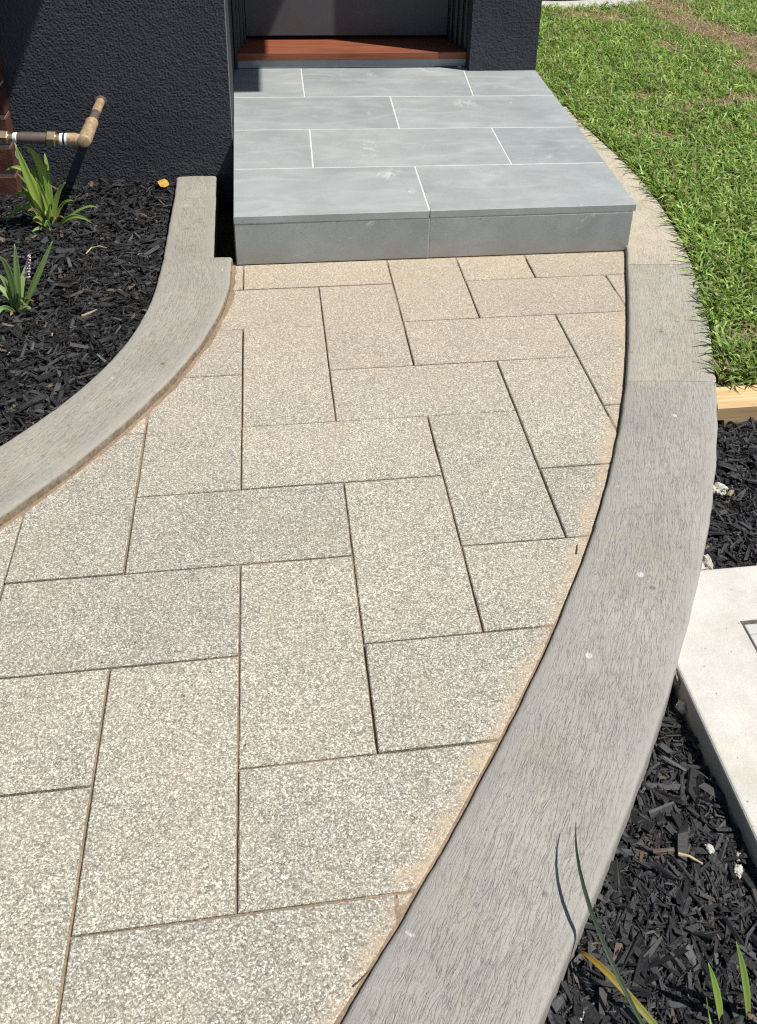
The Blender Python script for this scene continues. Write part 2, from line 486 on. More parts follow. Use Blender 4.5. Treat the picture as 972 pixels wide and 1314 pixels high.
M = dict(
    agg=m_aggregate(), sand=m_sand(),
    kerb_near=m_kerb("brushed_concrete_grey", (0.268, 0.260, 0.238), (0.352, 0.341, 0.312), (0.40, 0.335, 0.22), 0.10),
    kerb_mid=m_kerb("brushed_concrete_beige", (0.300, 0.284, 0.250), (0.392, 0.370, 0.322), (0.47, 0.36, 0.20), 0.03),
    kerb_far=m_kerb("brushed_concrete_sandy", (0.39, 0.355, 0.285), (0.50, 0.455, 0.365), (0.52, 0.42, 0.25), 0.0),
    kerb_left=m_kerb("brushed_concrete_left", (0.268, 0.256, 0.226), (0.352, 0.337, 0.297), (0.40, 0.34, 0.23), -0.05),
    stone=m_bluestone(),
    grout=m_plain("pale_grout", (0.52, 0.51, 0.48), (0.68, 0.67, 0.64), 60, 0.9, 0.15, 0.001),
    grout_dirty=m_plain("weathered_grout", (0.34, 0.32, 0.28), (0.55, 0.53, 0.49), 60, 0.9, 0.15, 0.001),
    core=m_plain("mortar_core", (0.22, 0.21, 0.19), (0.30, 0.28, 0.25), 30, 0.9, 0.1, 0.002),
    render=m_render(),
    bead=m_plain("corner_bead", (0.16, 0.165, 0.17), (0.21, 0.21, 0.21), 30, 0.7, 0.3),
    frame=m_plain("frame_paint", (0.040, 0.044, 0.048), (0.050, 0.053, 0.057), 20, 0.5, 0.4),
    door=m_plain("door_paint", (0.078, 0.080, 0.086), (0.090, 0.091, 0.097), 14, 0.6, 0.3, 0.0005, 900),
    rubber=m_plain("black_rubber", (0.012, 0.012, 0.013), (0.02, 0.02, 0.02), 40, 0.6, 0.3),
    sill=m_timber("merbau_sill", (0.15, 0.048, 0.025), (0.29, 0.098, 0.052), 0, 0.5, 60),
    pine=m_timber("treated_pine", (0.44, 0.29, 0.135), (0.66, 0.47, 0.26), 0, 0.75, 75),
    soil=m_plain("dark_soil", (0.012, 0.010, 0.009), (0.03, 0.026, 0.022), 60, 0.95, 0.1, 0.006, 60),
    earth=m_plain("earth", (0.055, 0.06, 0.028), (0.12, 0.095, 0.055), 5, 0.95, 0.1, 0.004, 60),
    thatch=m_plain("lawn_thatch", (0.15, 0.12, 0.065), (0.34, 0.255, 0.165), 32, 0.95, 0.1, 0.006, 90),
    chip=m_tint("dyed_mulch", 0.6, 0.42, 0.0015, 140),
    grass=m_tint("grass_blade", 0.45, 0.4, 0.0, 60, None, 0.42),
    slab=m_slab(),
    slabside=m_plain("formed_concrete", (0.30, 0.28, 0.235), (0.42, 0.39, 0.33), 20, 0.9, 0.2, 0.002, 90),
    plastic=m_plain("grey_plastic", (0.40, 0.41, 0.40), (0.50, 0.50, 0.48), 30, 0.55, 0.4),
    rock=m_plain("limestone_bits", (0.34, 0.32, 0.27), (0.62, 0.60, 0.54), 90, 0.9, 0.2, 0.003, 120),
    rock_dark=m_plain("dull_stone", (0.12, 0.11, 0.10), (0.28, 0.26, 0.23), 70, 0.9, 0.2, 0.003, 120),
    quartz=m_plain("white_pebble", (0.33, 0.31, 0.27), (0.52, 0.50, 0.45), 70, 0.6, 0.4, 0.001, 120),
    brass=m_plain("dull_brass", (0.50, 0.39, 0.22), (0.70, 0.58, 0.36), 60, 0.34, 0.5, 0.0004, 300, 0.9),
    brass_old=m_plain("weathered_bronze", (0.30, 0.20, 0.11), (0.60, 0.46, 0.29), 60, 0.5, 0.4, 0.0006, 200, 0.3),
    sleeve=m_plain("brown_sleeve", (0.075, 0.060, 0.055), (0.13, 0.10, 0.088), 50, 0.6, 0.3, 0.0004, 200),
    tape=m_plain("thread_tape", (0.70, 0.70, 0.68), (0.80, 0.80, 0.78), 80, 0.7, 0.3, 0.0005, 300),
    brick=m_plain("clinker_brick", (0.050, 0.021, 0.016), (0.115, 0.048, 0.034), 18, 0.85, 0.2, 0.003, 110),
    mortar=m_plain("brick_mortar", (0.36, 0.34, 0.31), (0.52, 0.50, 0.46), 60, 0.95, 0.1, 0.002, 150),
    roof=m_plain("steel_fascia", (0.035, 0.037, 0.04), (0.05, 0.052, 0.055), 8, 0.5, 0.4),
    soffit=m_plain("painted_soffit", (0.55, 0.55, 0.53), (0.6, 0.6, 0.58), 8, 0.7, 0.3),
    leaf1=m_leaf("strap_leaf", [(0.0, (0.50, 0.55, 0.20)), (0.35, (0.42, 0.56, 0.13)), (1.0, (0.30, 0.48, 0.12))]),
    leaf2=m_leaf("blue_green_leaf", [(0.0, (0.30, 0.40, 0.13)), (0.4, (0.30, 0.46, 0.17)), (1.0, (0.33, 0.49, 0.24))]),
    leafdry=m_leaf("dying_leaf", [(0.0, (0.20, 0.30, 0.05)), (0.35, (0.42, 0.36, 0.08)), (0.8, (0.60, 0.34, 0.07)), (1.0, (0.28, 0.09, 0.05))]),
    leafold=m_leaf("old_leaf", [(0.0, (0.30, 0.30, 0.10)), (0.5, (0.34, 0.30, 0.12)), (1.0, (0.40, 0.30, 0.16))]),
    leafdark=m_leaf("dark_leaf", [(0.0, (0.10, 0.16, 0.06)), (0.5, (0.045, 0.075, 0.04)), (0.88, (0.055, 0.06, 0.04)), (1.0, (0.35, 0.17, 0.08))]),
    petal=m_plain("mauve_bud", (0.50, 0.33, 0.40), (0.75, 0.62, 0.62), 200, 0.6, 0.3),
    yellow=m_plain("yellow_leaf", (0.66, 0.42, 0.05), (0.80, 0.58, 0.14), 25, 0.6, 0.3, 0.001, 200),
    twig=m_plain("dry_twig", (0.05, 0.03, 0.02), (0.12, 0.08, 0.05), 80, 0.8, 0.2),
    straw=m_plain("pale_straw", (0.42, 0.32, 0.17), (0.62, 0.50, 0.30), 80, 0.8, 0.2),
)

# ------------------------------------------------------------------ curves of the kerbs
def ev(c, y, lo, hi):
    """polynomial x(y), continued as a straight line outside lo..hi"""
    d = np.polyder(c)
    if y < lo: return float(np.polyval(c, lo) + np.polyval(d, lo) * (y - lo))
    if y > hi: return float(np.polyval(c, hi) + np.polyval(d, hi) * (y - hi))
    return float(np.polyval(c, y))
def cr(y): return ev(RI, y, -1.45, 0.92)                 # right kerb, path side
def cl(y): return ev(LI, y, -0.36, 0.90)                 # left kerb, path side
def ro(y): return ev(RO, y, -1.5, 2.45)
def lo_(y): return ev(LO, y, -0.10, 1.60)

# ------------------------------------------------------------------ ground
g = mesh_np("ground", [(-60, -60, -0.16), (60, -60, -0.16), (60, 60, -0.16), (-60, 60, -0.16)], [(0, 1, 2, 3)], M['earth'])
tag(g, "bare earth round the house", kind='structure')

def grid(x0, x1, y0, y1, step, zf, keep):
    nx = int((x1 - x0) / step) + 1; ny = int((y1 - y0) / step) + 1
    idx = {}
    v = []; f = []
    def vid(i, j):
        if (i, j) not in idx:
            idx[(i, j)] = len(v)
            x = x0 + i * step; y = y0 + j * step
            v.append((x, y, zf(x, y)))
        return idx[(i, j)]
    for j in range(ny - 1):
        for i in range(nx - 1):
            if keep(x0 + (i + .5) * step, y0 + (j + .5) * step):
                f.append((vid(i, j), vid(i + 1, j), vid(i + 1, j + 1), vid(i, j + 1)))
    return v, f

# ------------------------------------------------------------------ paved path
YF = 0.924      # face of the doorstep
def sand_z(x, y):
    d = min(cr(y) - x, x - cl(y), YF - y)
    h = -0.0085 + 0.0068 * noise.noise((x * 2.3, y * 2.3, 1.3)) + 0.0025 * noise.noise((x * 19, y * 19, 4.0))
    if d < 0.035: h = max(h, -0.0018 + 0.0012 * noise.noise((x * 30, y * 30, 9.0)))
    return min(h, -0.0006)
v, f = grid(-2.2, 1.5, -2.6, 0.96, 0.016, sand_z, lambda x, y: cl(y) - 0.03 < x < cr(y) + 0.03)
path = mesh_np("path", v, f, M['sand'], smooth=True)
tag(path, "curved front path of exposed aggregate pavers", kind='structure')

P = 0.25
J = 0.0024      # half joint
def lgap(y): return 0.013 + 0.008 * noise.noise((y * 7, 2.2, 0)) + 0.006 * noise.noise((y * 23, 5.2, 0))
def rgap(y): return 0.003 + max(0.0, min(0.007, (-0.35 - y) * 0.012)) + 0.0025 * noise.noise((y * 9, 7.7, 0))
def add_paver(u0, v0, nu, nv):
    dx, dy = random.uniform(-.0006, .0006), random.uniform(-.0006, .0006)
    x0, x1, y0, y1 = u0 * P + J + dx, (u0 + nu) * P - J + dx, v0 * P + J + dy, (v0 + nv) * P - J + dy
    y1 = min(y1, YF - 0.004)
    if y1 - y0 < 0.02 or x1 < -2.1 or y0 < -2.6: return
    n = 52
    ys = [y0 + (y1 - y0) * i / n for i in range(n + 1)]
    Lb = [max(x0, cl(y) + lgap(y)) for y in ys]
    Rb = [min(x1, cr(y) - rgap(y)) for y in ys]
    ok = [i for i in range(n + 1) if Rb[i] - Lb[i] > 0.006]
    if len(ok) < 3: return
    clipped_l = any(Lb[i] > x0 + 1e-6 for i in ok); clipped_r = any(Rb[i] < x1 - 1e-6 for i in ok)
    def thin(seq, full):
        return seq if full else [seq[0], seq[-1]]
    rch = [(Rb[i], ys[i]) for i in ok]
    lch = [(Lb[i], ys[i]) for i in ok][::-1]
    def across(a, b):
        m_ = max(1, int(abs(a[0] - b[0]) / 0.016))
        return [(a[0] + (b[0] - a[0]) * q / m_, a[1] + (b[1] - a[1]) * q / m_) for q in range(1, m_)]
    poly = rch + across(rch[-1], lch[0]) + lch + across(lch[-1], rch[0])
    sd_ = random.uniform(0, 90)
    mx_, my_ = sum(q[0] for q in poly) / len(poly), sum(q[1] for q in poly) / len(poly)
    out = []
    for (a, b) in poly:
        w_ = 0.0005 * noise.noise((a * 60, b * 60, sd_)) + 0.0022 * max(0.0, noise.noise((a * 45, b * 45, sd_ + 7)) - 0.42)
        dv = Vector((mx_ - a, my_ - b)); dv.normalize()
        out.append((a + dv.x * w_, b + dv.y * w_))
    poly = out
    cx_ = sum(q[0] for q in poly) / len(poly); cy_ = sum(q[1] for q in poly) / len(poly)
    ztop = random.uniform(-0.0012, 0.0008)
    vv, ff = prism([(q[0] - cx_, q[1] - cy_) for q in poly], -0.045, 0.0, 0.0022)
    o = mesh_np("paver", vv, ff, M['agg'], path)
    o.location = (cx_, cy_, ztop)
    o.rotation_euler = (random.uniform(-.0022, .0022), random.uniform(-.0022, .0022), random.uniform(-.0012, .0012))
for d in range(-8, 9):              # d walks the diagonals, s walks along them
    for s in range(-14, 10):
        u, w = s + 2 * d, s - 1 - 2 * d
        add_paver(u, w, 2, 1)       # flat
        add_paver(u, w + 1, 1, 2)   # upright

# ------------------------------------------------------------------ kerbs
def kerb_section(pairs, ztop, mat, parent, v0=0.0, wob=0.0015, seed=0.0, dirt_in=0.0, dirt_out=0.0):
    """pairs: [((inner xy), (outer xy))]; closed solid with rounded shoulders"""
    r = 0.010
    verts = []; uvs = []; cols = []
    nx = 9
    along = v0; prev = None
    prof_n = None
    zfun = ztop if callable(ztop) else (lambda q, z_=ztop: z_)
    for (a, b) in pairs:
        a = Vector(a); b = Vector(b)
        ztop = zfun(a)
        mid = (a + b) / 2
        if prev is not None: along += (mid - prev).length
        prev = mid
        d = (b - a); wd = d.length; d.normalize()
        w1 = wob * noise.noise((a.x * 14, a.y * 14, seed)) + wob * 0.6 * noise.noise((a.x * 55, a.y * 55, seed))
        w2 = wob * noise.noise((b.x * 14, b.y * 14, seed + 3)) + wob * 0.6 * noise.noise((b.x * 55, b.y * 55, seed))
        row = [(-0.001 + w1, -0.14, 0), (-0.001 + w1, ztop - r - 0.012, 1.0), (w1, ztop - r, 1)]
        for k in (1, 2):
            an = math.pi / 2 * k / 3
            row.append((w1 + r * (1 - math.cos(an)), ztop - r + r * math.sin(an), 1))
        row.append((w1 + r, ztop, 1))
        for k in range(1, nx):
            t = k / nx
            row.append((r + (wd - 2 * r) * t, ztop + 0.002 * math.sin(math.pi * t) + 0.0012 * noise.noise((a.x * 6 + t, a.y * 6, seed)), None))
        row.append((wd + w2 - r, ztop, 1))
        for k in (2, 1):
            an = math.pi / 2 * k / 3
            row.append((wd + w2 - r * (1 - math.cos(an)), ztop - r + r * math.sin(an), 1))
        row += [(wd + w2, ztop - r, 1), (wd + w2 + 0.001, ztop - r - 0.012, 1), (wd + w2 + 0.002, -0.14, 0)]
        for q, (off, z, mg) in enumerate(row):
            p = a + d * off
            verts.append((p.x, p.y, z)); uvs.append((off, along))
            if mg is None:
                e = min(off, wd - off)
                mg = max(0.0, min(1.0, (0.042 - e) / 0.02))
            di = 0.0
            if z < ztop - 0.006: di = dirt_in if q < 6 else dirt_out
            cols.append((mg, di, 0, 1))
        prof_n = len(row)
    faces = []
    n = prof_n; rows = len(pairs)
    for i in range(rows - 1):
        for k in range(n - 1):
            faces.append((i * n + k, (i + 1) * n + k, (i + 1) * n + k + 1, i * n + k + 1))
    faces.append(tuple(range(n)))
    faces.append(tuple(range((rows - 1) * n + n - 1, (rows - 1) * n - 1, -1)))
    o = mesh_np("kerb_section", verts, faces, mat, parent, uvs=uvs, colors=cols, smooth=True)
    o.data.set_sharp_from_angle(angle=math.radians(50))
    return o, along

def arcs(pts, step):
    out = [Vector(pts[0])]
    for a, b in zip(pts[:-1], pts[1:]):
        a = Vector(a); b = Vector(b)
        n = max(1, int((b - a).length / step))
        for i in range(1, n + 1): out.append(a.lerp(b, i / n))
    return out

def pair_curves(inner, outer, n):
    def rs(pl):
        pl = [Vector(p) for p in pl]
        s = [0.0]
        for a, b in zip(pl[:-1], pl[1:]): s.append(s[-1] + (b - a).length)
        res = []; k = 0
        for i in range(n + 1):
            t = s[-1] * i / n
            while k < len(s) - 2 and s[k + 1] < t: k += 1
            u = (t - s[k]) / max(1e-9, s[k + 1] - s[k])
            res.append(pl[k].lerp(pl[k + 1], min(1, u)))
        return res
    return list(zip(rs(inner), rs(outer)))

def seg(cf, y0, y1, n=60):
    return [(cf(y0 + (y1 - y0) * i / n), y0 + (y1 - y0) * i / n) for i in range(n + 1)]

# right kerb: three pours, a saw cut by the step
rk = empty("concrete_kerb", (1.3, 0.1, 0.0))
tag(rk, "long curved brushed concrete kerb along the right of the path, beside the lawn", "kerb")
def loc_pairs(pairs, o):
    L = parent_world(o).to_2d()
    return [(a - L, b - L) for a, b in pairs]
CUT_I, CUT_O = 0.775, 0.755
POUR_I, POUR_O = 0.075, 0.045
far_in = [(1.375, 2.47), (1.375, 1.3), (1.375, 1.0)] + [(1.38, 0.93)] + seg(lambda y: cr(y), 0.918, CUT_I + 0.0012, 14)
pf = pair_curves(far_in, seg(ro, 2.47, CUT_O + 0.0012), 110)
o1, al = kerb_section(loc_pairs(pf, rk), 0.022, M['kerb_far'], rk, 0.0, 0.0015, 1.0, 0.3, 0.5)
pm = pair_curves(seg(cr, CUT_I - 0.0012, POUR_I), seg(ro, CUT_O - 0.0012, POUR_O), 52)
o2, al = kerb_section(loc_pairs(pm, rk), 0.022, M['kerb_mid'], rk, al, 0.0015, 2.0, 0.2, 0.4)
pn = pair_curves(seg(cr, POUR_I, -2.6), seg(ro, POUR_O, -2.75), 240)
o3, al = kerb_section(loc_pairs(pn, rk), lambda q: 0.0215 - 0.0085 * min(1.0, max(0.0, (0.0 - q.y) / 0.9)), M['kerb_near'], rk, al, 0.0022, 3.0, 0.15, 0.1)

# left kerb, notched round the step
lk = empty("concrete_kerb", (-0.3, 0.6, 0.0))
tag(lk, "shorter curved concrete kerb between left mulch bed and path, ending at the dark wall", "kerb")
pa = pair_curves([(-0.112, 1.665), (-0.104, 1.3), (-0.099, 0.935)], seg(lo_, 1.665, 0.935), 44)
pb = pair_curves([(-0.036, 0.9345)] + seg(cl, 0.905, -1.4, 100), seg(lo_, 0.9345, -1.0), 190)
o5, al = kerb_section(loc_pairs(pa + pb, lk), 0.0265, M['kerb_left'], lk, 0.0, 0.002, 6.0, 1.0, 0.3)

# ------------------------------------------------------------------ mulch
def soil_sheet(name, x0, x1, y0, y1, zf, keep, label):
    v, f = grid(x0, x1, y0, y1, 0.03, zf, keep)
    o = mesh_np(name, v, f, M['soil'], smooth=True)
    return tag(o, label, kind='structure')

def chips(name, pts, zf, size, label, brown=0.02, seed=1):
    r = np.random.default_rng(seed)
    n = len(pts)
    L = np.clip(r.lognormal(math.log(size), 0.50, n), 0.005, 0.062)
    Wd = L * r.uniform(0.12, 0.42, n); Wd = np.clip(Wd, 0.0018, 0.020)
    T = np.clip(Wd * r.uniform(0.2, 0.6, n), 0.0015, 0.008)
    yaw = r.uniform(0, 2 * np.pi, n); pit = r.normal(0, 0.22, n); rol = r.normal(0, 0.38, n)
    base = np.array([[-1, -1, -1], [1, -1, -1], [1, 1, -1], [-1, 1, -1], [-1, -1, 1], [1, -1, 1], [1, 1, 1], [-1, 1, 1]], float)
    v = np.repeat(base[None], n, 0)
    # ragged, tapering ends
    tl = r.uniform(0.15, 1.0, n); tr = r.uniform(0.15, 1.0, n)
    v[:, [0, 3, 4, 7], 1] *= tl[:, None]; v[:, [1, 2, 5, 6], 1] *= tr[:, None]
    v[:, [0, 3, 4, 7], 2] *= r.uniform(0.4, 1, n)[:, None]; v[:, [1, 2, 5, 6], 2] *= r.uniform(0.4, 1, n)[:, None]
    v += r.uniform(-0.34, 0.34, v.shape)
    v *= (np.stack([L, Wd, T], 1) * 0.5)[:, None, :]
    # slight curl
    v[:, :, 2] += (v[:, :, 0] / (L[:, None] * 0.5)) ** 2 * r.normal(0, 0.05, n)[:, None] * L[:, None]
    cyw, syw = np.cos(yaw), np.sin(yaw); cp, sp = np.cos(pit), np.sin(pit); cr_, sr = np.cos(rol), np.sin(rol)
    x, y, z = v[..., 0], v[..., 1], v[..., 2]
    y, z = y * cr_[:, None] - z * sr[:, None], y * sr[:, None] + z * cr_[:, None]
    x, z = x * cp[:, None] + z * sp[:, None], -x * sp[:, None] + z * cp[:, None]
    x, y = x * cyw[:, None] - y * syw[:, None], x * syw[:, None] + y * cyw[:, None]
    zz = np.array([zf(a, b) for a, b in pts]) + r.uniform(-0.012, 0.013, n) + np.abs(np.sin(pit)) * L * 0.3
    v = np.stack([x + pts[:, 0, None], y + pts[:, 1, None], z + zz[:, None]], -1).reshape(-1, 3)
    fc = np.array([[0, 3, 2, 1], [4, 5, 6, 7], [0, 1, 5, 4], [1, 2, 6, 5], [2, 3, 7, 6], [3, 0, 4, 7]])
    f = (fc[None] + 8 * np.arange(n)[:, None, None]).reshape(-1, 4)
    val = np.clip(r.lognormal(math.log(0.017), 0.55, n), 0.005, 0.065)
    tint = np.stack([val * 1.0, val * 1.01, val * 1.09], 1)
    br = r.random(n) < brown
    tb_ = r.random(br.sum())
    tint[br] = np.stack([0.05 + tb_ * .085, 0.041 + tb_ * .060, 0.035 + tb_ * .040], 1)
    pale = r.random(n) < 0.0025
    tint[pale] = np.array([0.36, 0.28, 0.19])
    cols = np.ones((n, 8, 4)); cols[:, :, :3] = tint[:, None, :]
    o = mesh_np(name, v, f, M['chip'], colors=cols.reshape(-1, 4))
    return tag(o, label, kind='stuff', cat=None)

def scatter(n, x0, x1, y0, y1, keep, seed, bias=None):
    r = np.random.default_rng(seed)
    out = []
    while len(out) < n:
        xs = r.uniform(x0, x1, n); ys = r.uniform(y0, y1, n)
        for a, b in zip(xs, ys):
            if keep(a, b): out.append((a, b))
    return np.array(out[:n])

def left_z(x, y):
    return -0.012 + 0.010 * noise.noise((x * 3.2, y * 3.2, 0.5)) + 0.035 * max(0, (y - 1.5) / 0.2) * (1 if x > -0.9 else 0.8) * 0.6
def left_in(x, y): return x < lo_(y) - 0.008 and y < 1.665 and not (x < -0.86 and y > 1.585)
soil_sheet("garden_soil", -2.4, -0.2, -1.2, 1.71, lambda x, y: left_z(x, y) - 0.008, lambda x, y: x < lo_(y) + 0.02, "dark soil under the left mulch bed")
lp = np.concatenate([scatter(15500, -1.06, -0.24, -0.2, 1.665, left_in, 21), scatter(2600, -2.2, -1.0, -1.0, 1.6, left_in, 22)])
mo = chips("bark_mulch", lp, left_z, 0.025, "black dyed bark mulch covering the bed left of the path", 0.03, 5)

def crumbs(pts, zf, label, seed):
    return chips("mulch_fines", pts, lambda x, y: zf(x, y) + 0.004, 0.0085, label, 0.05, seed)
crumbs(scatter(9000, -1.06, -0.24, -0.2, 1.665, left_in, 23), left_z, "fine dark crumbs and fibres between the left bark chips", 15)
SLX0, SLY1 = 0.868, -0.637
def right_z(x, y):
    return -0.052 + 0.009 * noise.noise((x * 4, y * 4, 7.5)) + 0.012 * max(0.0, (-1.2 - y)) * 2 - 0.012 * (1 if (-1.1 < y < -0.85) else 0)
def right_in(x, y):
    if x < ro(y) + 0.006 or y > -0.065: return False
    if x > SLX0 - 0.008 and -1.56 < y < SLY1 + 0.008 and x < 1.8: return False
    return True
soil_sheet("garden_soil", 0.0, 2.6, -2.4, 0.05, lambda x, y: right_z(x, y) - 0.010, lambda x, y: x > ro(y) - 0.02, "dark soil under the right mulch bed")
rp = np.concatenate([scatter(6400, 0.38, 1.0, -1.62, -0.85, right_in, 31), scatter(5200, 1.0, 1.7, -0.65, -0.05, right_in, 32), scatter(2500, 0.3, 2.4, -2.3, -0.05, right_in, 33)])
chips("bark_mulch", rp, right_z, 0.022, "black dyed bark mulch filling the bed right of the path", 0.03, 6)

crumbs(np.concatenate([scatter(3600, 0.38, 1.0, -1.62, -0.85, right_in, 35), scatter(3200, 1.0, 1.7, -0.65, -0.05, right_in, 36)]), right_z, "fine dark crumbs and fibres between the right bark chips", 16)

# a bed far behind the lawn
def far_edge(x): return 4.60 + 0.02 * noise.noise((x * 3, 0, 0))
fp = scatter(2600, 1.4, 3.0, 4.78, 6.2, lambda x, y: x < 2.95 - max(0, (5.0 - y)) * 0.6, 34)
chips("bark_mulch", fp, lambda x, y: 0.005, 0.034, "black mulch in the far bed beyond the lawn by the house wall", 0.04, 8)
tag(mesh_np("garden_soil", [(1.4, 4.70, -0.012), (3.0, 4.95, -0.012), (3.0, 6.4, -0.012), (1.4, 6.4, -0.012)], [(0, 1, 2, 3)], M['soil']), "dark soil under the far mulch bed", kind='structure')
fk = empty("concrete_kerb", (2.3, 4.6, 0.0))
tag(fk, "pale concrete kerb edging the far bed at the back of the lawn", "kerb")
fi = [(1.46, 4.54), (1.9, 4.52), (2.15, 4.515), (2.35, 4.53), (2.55, 4.575), (2.72, 4.65), (2.87, 4.77), (2.98, 4.93), (3.04, 5.15), (3.06, 5.6), (3.06, 6.4)]
fo = [(1.46, 4.73), (1.9, 4.71), (2.13, 4.705), (2.29, 4.715), (2.45, 4.75), (2.58, 4.81), (2.70, 4.90), (2.79, 5.03), (2.84, 5.2), (2.86, 5.6), (2.86, 6.4)]
k_far = m_kerb("pale_concrete", (0.42, 0.41, 0.385), (0.54, 0.53, 0.50), (0.47, 0.42, 0.32))
kerb_section(loc_pairs(pair_curves(fo, fi, 70)[::-1], fk)[::-1], 0.035, k_far, fk, 0, 0.002, 9)

# ------------------------------------------------------------------ lawn
def far_mid(x): return float(np.interp(x, [1.4, 2.14, 2.32, 2.5, 2.65, 2.785, 2.885, 2.94, 2.96], [4.63, 4.61, 4.622, 4.66, 4.73, 4.835, 4.98, 5.175, 9.5]))
def lawn_in(x, y):
    if y < 0.045: return False
    if y < 2.47 and x < ro(y) + 0.012: return False
    if y >= 2.47 and x < 1.46: return False
    return y < far_mid(x) - 0.10
def lawn_z(x, y): return 0.004 + 0.012 * noise.noise((x * 2.1, y * 2.1, 3.3)) + 0.006 * min(1.0, max(0, y - 0.3))
lv, lf = grid(1.2, 8.0, 0.04, 9.0, 0.05, lawn_z, lambda x, y: x > (ro(y) + 0.0 if y < 2.47 else 1.452) and y < far_mid(x) + 0.02)
lawn = mesh_np("lawn", lv, lf, M['thatch'], smooth=True)
tag(lawn, "patchy lawn soil and thatch right of the step", kind='structure')
PATCH = [(2.24, 4.32, .16, .10), (2.40, 4.20, .14, .10), (2.95, 4.60, .20, .18), (2.88, 4.24, .17, .24), (2.95, 3.92, .18, .20), (3.06, 3.62, .18, .20),
         (2.92, 3.10, .11, .14), (3.05, 3.30, .13, .14), (2.42, 2.46, .13, .06), (2.18, 2.40, .07, .05), (2.60, 2.50, .10, .06), (1.74, 2.55, .05, .05), (1.55, 0.30, .05, .06), (1.95, 2.0, .06, .05)]
def bare(x, y):
    b = 0.0
    wx = 0.07 * noise.noise((x * 6, y * 6, 0)); wy = 0.07 * noise.noise((x * 6, y * 6, 5))
    for px, py, sx, sy in PATCH:
        b = max(b, math.exp(-(((x + wx - px) / sx) ** 2 + ((y + wy - py) / sy) ** 2)))
    b = max(b, 0.6 * max(0, noise.noise((x * 4.1, y * 4.1, 11)) - 0.30) * 2.0)
    return b
def blade_mesh(pts, hgt, wid, lean, tint, seed):
    r = np.random.default_rng(seed)
    n = len(pts)
    yaw = r.uniform(0, 2 * np.pi, n)
    dirv = np.stack([np.cos(yaw), np.sin(yaw)], 1); side = np.stack([-dirv[:, 1], dirv[:, 0]], 1)
    tw = r.uniform(-0.6, 0.6, n)
    v = np.zeros((n, 7, 3))
    prof = [(0.0, 0.0, 0.8), (0.42, 0.22, 1.0), (0.80, 0.68, 0.75)]
    for k, (hh, ll, ww) in enumerate(prof):
        c = pts[:, :2] + dirv * (lean * hgt * ll)[:, None]
        z = pts[:, 2] + hgt * hh * np.sqrt(np.clip(1 - (lean * 0.55) ** 2, 0.05, 1))
        s = side * (wid * ww * 0.5)[:, None]
        v[:, 2 * k, :2] = c - s; v[:, 2 * k + 1, :2] = c + s
        v[:, 2 * k, 2] = z - tw * wid * 0.5; v[:, 2 * k + 1, 2] = z + tw * wid * 0.5
    v[:, 6, :2] = pts[:, :2] + dirv * (lean * hgt * 1.15)[:, None]
    v[:, 6, 2] = pts[:, 2] + hgt * np.sqrt(np.clip(1 - (lean * 0.75) ** 2, 0.02, 1)) * 0.95
    i0 = 7 * np.arange(n)
    q = np.concatenate([np.stack([i0, i0 + 1, i0 + 3, i0 + 2], 1), np.stack([i0 + 2, i0 + 3, i0 + 5, i0 + 4], 1)])
    t = np.stack([i0 + 4, i0 + 5, i0 + 6], 1)
    faces = q.tolist() + t.tolist()
    cols = np.ones((n, 7, 4)); cols[:, :, :3] = tint[:, None, :]
    return v.reshape(-1, 3), faces, cols.reshape(-1, 4)

def lawn_points(n, seed):
    r = np.random.default_rng(seed)
    out = []; bs = []
    while len(out) < n:
        y = r.uniform(0.045, 5.6); xr = 1.62 + 0.50 * y
        x = r.uniform(1.28, xr + 0.35)
        if not lawn_in(x, y): continue
        b = bare(x, y)
        if r.random() < b * 0.97: continue
        out.append((x, y, lawn_z(x, y) - 0.003)); bs.append(b)
    return np.array(out), np.array(bs)
gp, gb = lawn_points(66000, 41)
ng = len(gp)
hgt = rng.uniform(0.030, 0.082, ng) * (1 - 0.4 * gb)
wid = rng.uniform(0.0042, 0.0090, ng)
lean = rng.uniform(0.45, 1.27, ng)
mixv = rng.random(ng)[:, None]
tint = np.array([[0.120, 0.225, 0.030]]) * (1 - mixv) + np.array([[0.430, 0.600, 0.150]]) * mixv
tint *= rng.uniform(0.6, 1.25, ng)[:, None]
tint *= np.array([1.0 + 0.28 * noise.noise((q[0] * 5, q[1] * 5, 2.0)) for q in gp])[:, None]
dry = rng.random(ng) < (0.07 + 0.45 * gb)
tint[dry] = np.array([0.42, 0.33, 0.18]) * rng.uniform(0.6, 1.2, dry.sum())[:, None]
gv, gf, gc = blade_mesh(gp, hgt, wid, lean, tint, 42)
go = mesh_np("grass", gv, gf, M['grass'], colors=gc)
tag(go, "short green lawn grass with worn brown patches beside the step", kind='stuff')
# dead runners and clippings on the bare spots
r = np.random.default_rng(51)
sp = []
while len(sp) < 9000:
    y = r.uniform(0.05, 5.4); x = r.uniform(1.3, 2.1 + 0.5 * y)
    if lawn_in(x, y) and r.random() < bare(x, y): sp.append((x, y, lawn_z(x, y) + r.uniform(0.0, 0.012)))
sp = np.array(sp); ns = len(sp)
stt = np.array([[0.50, 0.375, 0.235]]) * r.uniform(0.5, 1.3, ns)[:, None]
sv, sf, sc = blade_mesh(sp, r.uniform(0.02, 0.055, ns), r.uniform(0.0018, 0.0042, ns), r.uniform(1.15, 1.33, ns), stt, 52)
tag(mesh_np("dry_grass", sv, sf, M['grass'], colors=sc), "dead straw lying on the bare lawn patches", kind='stuff')

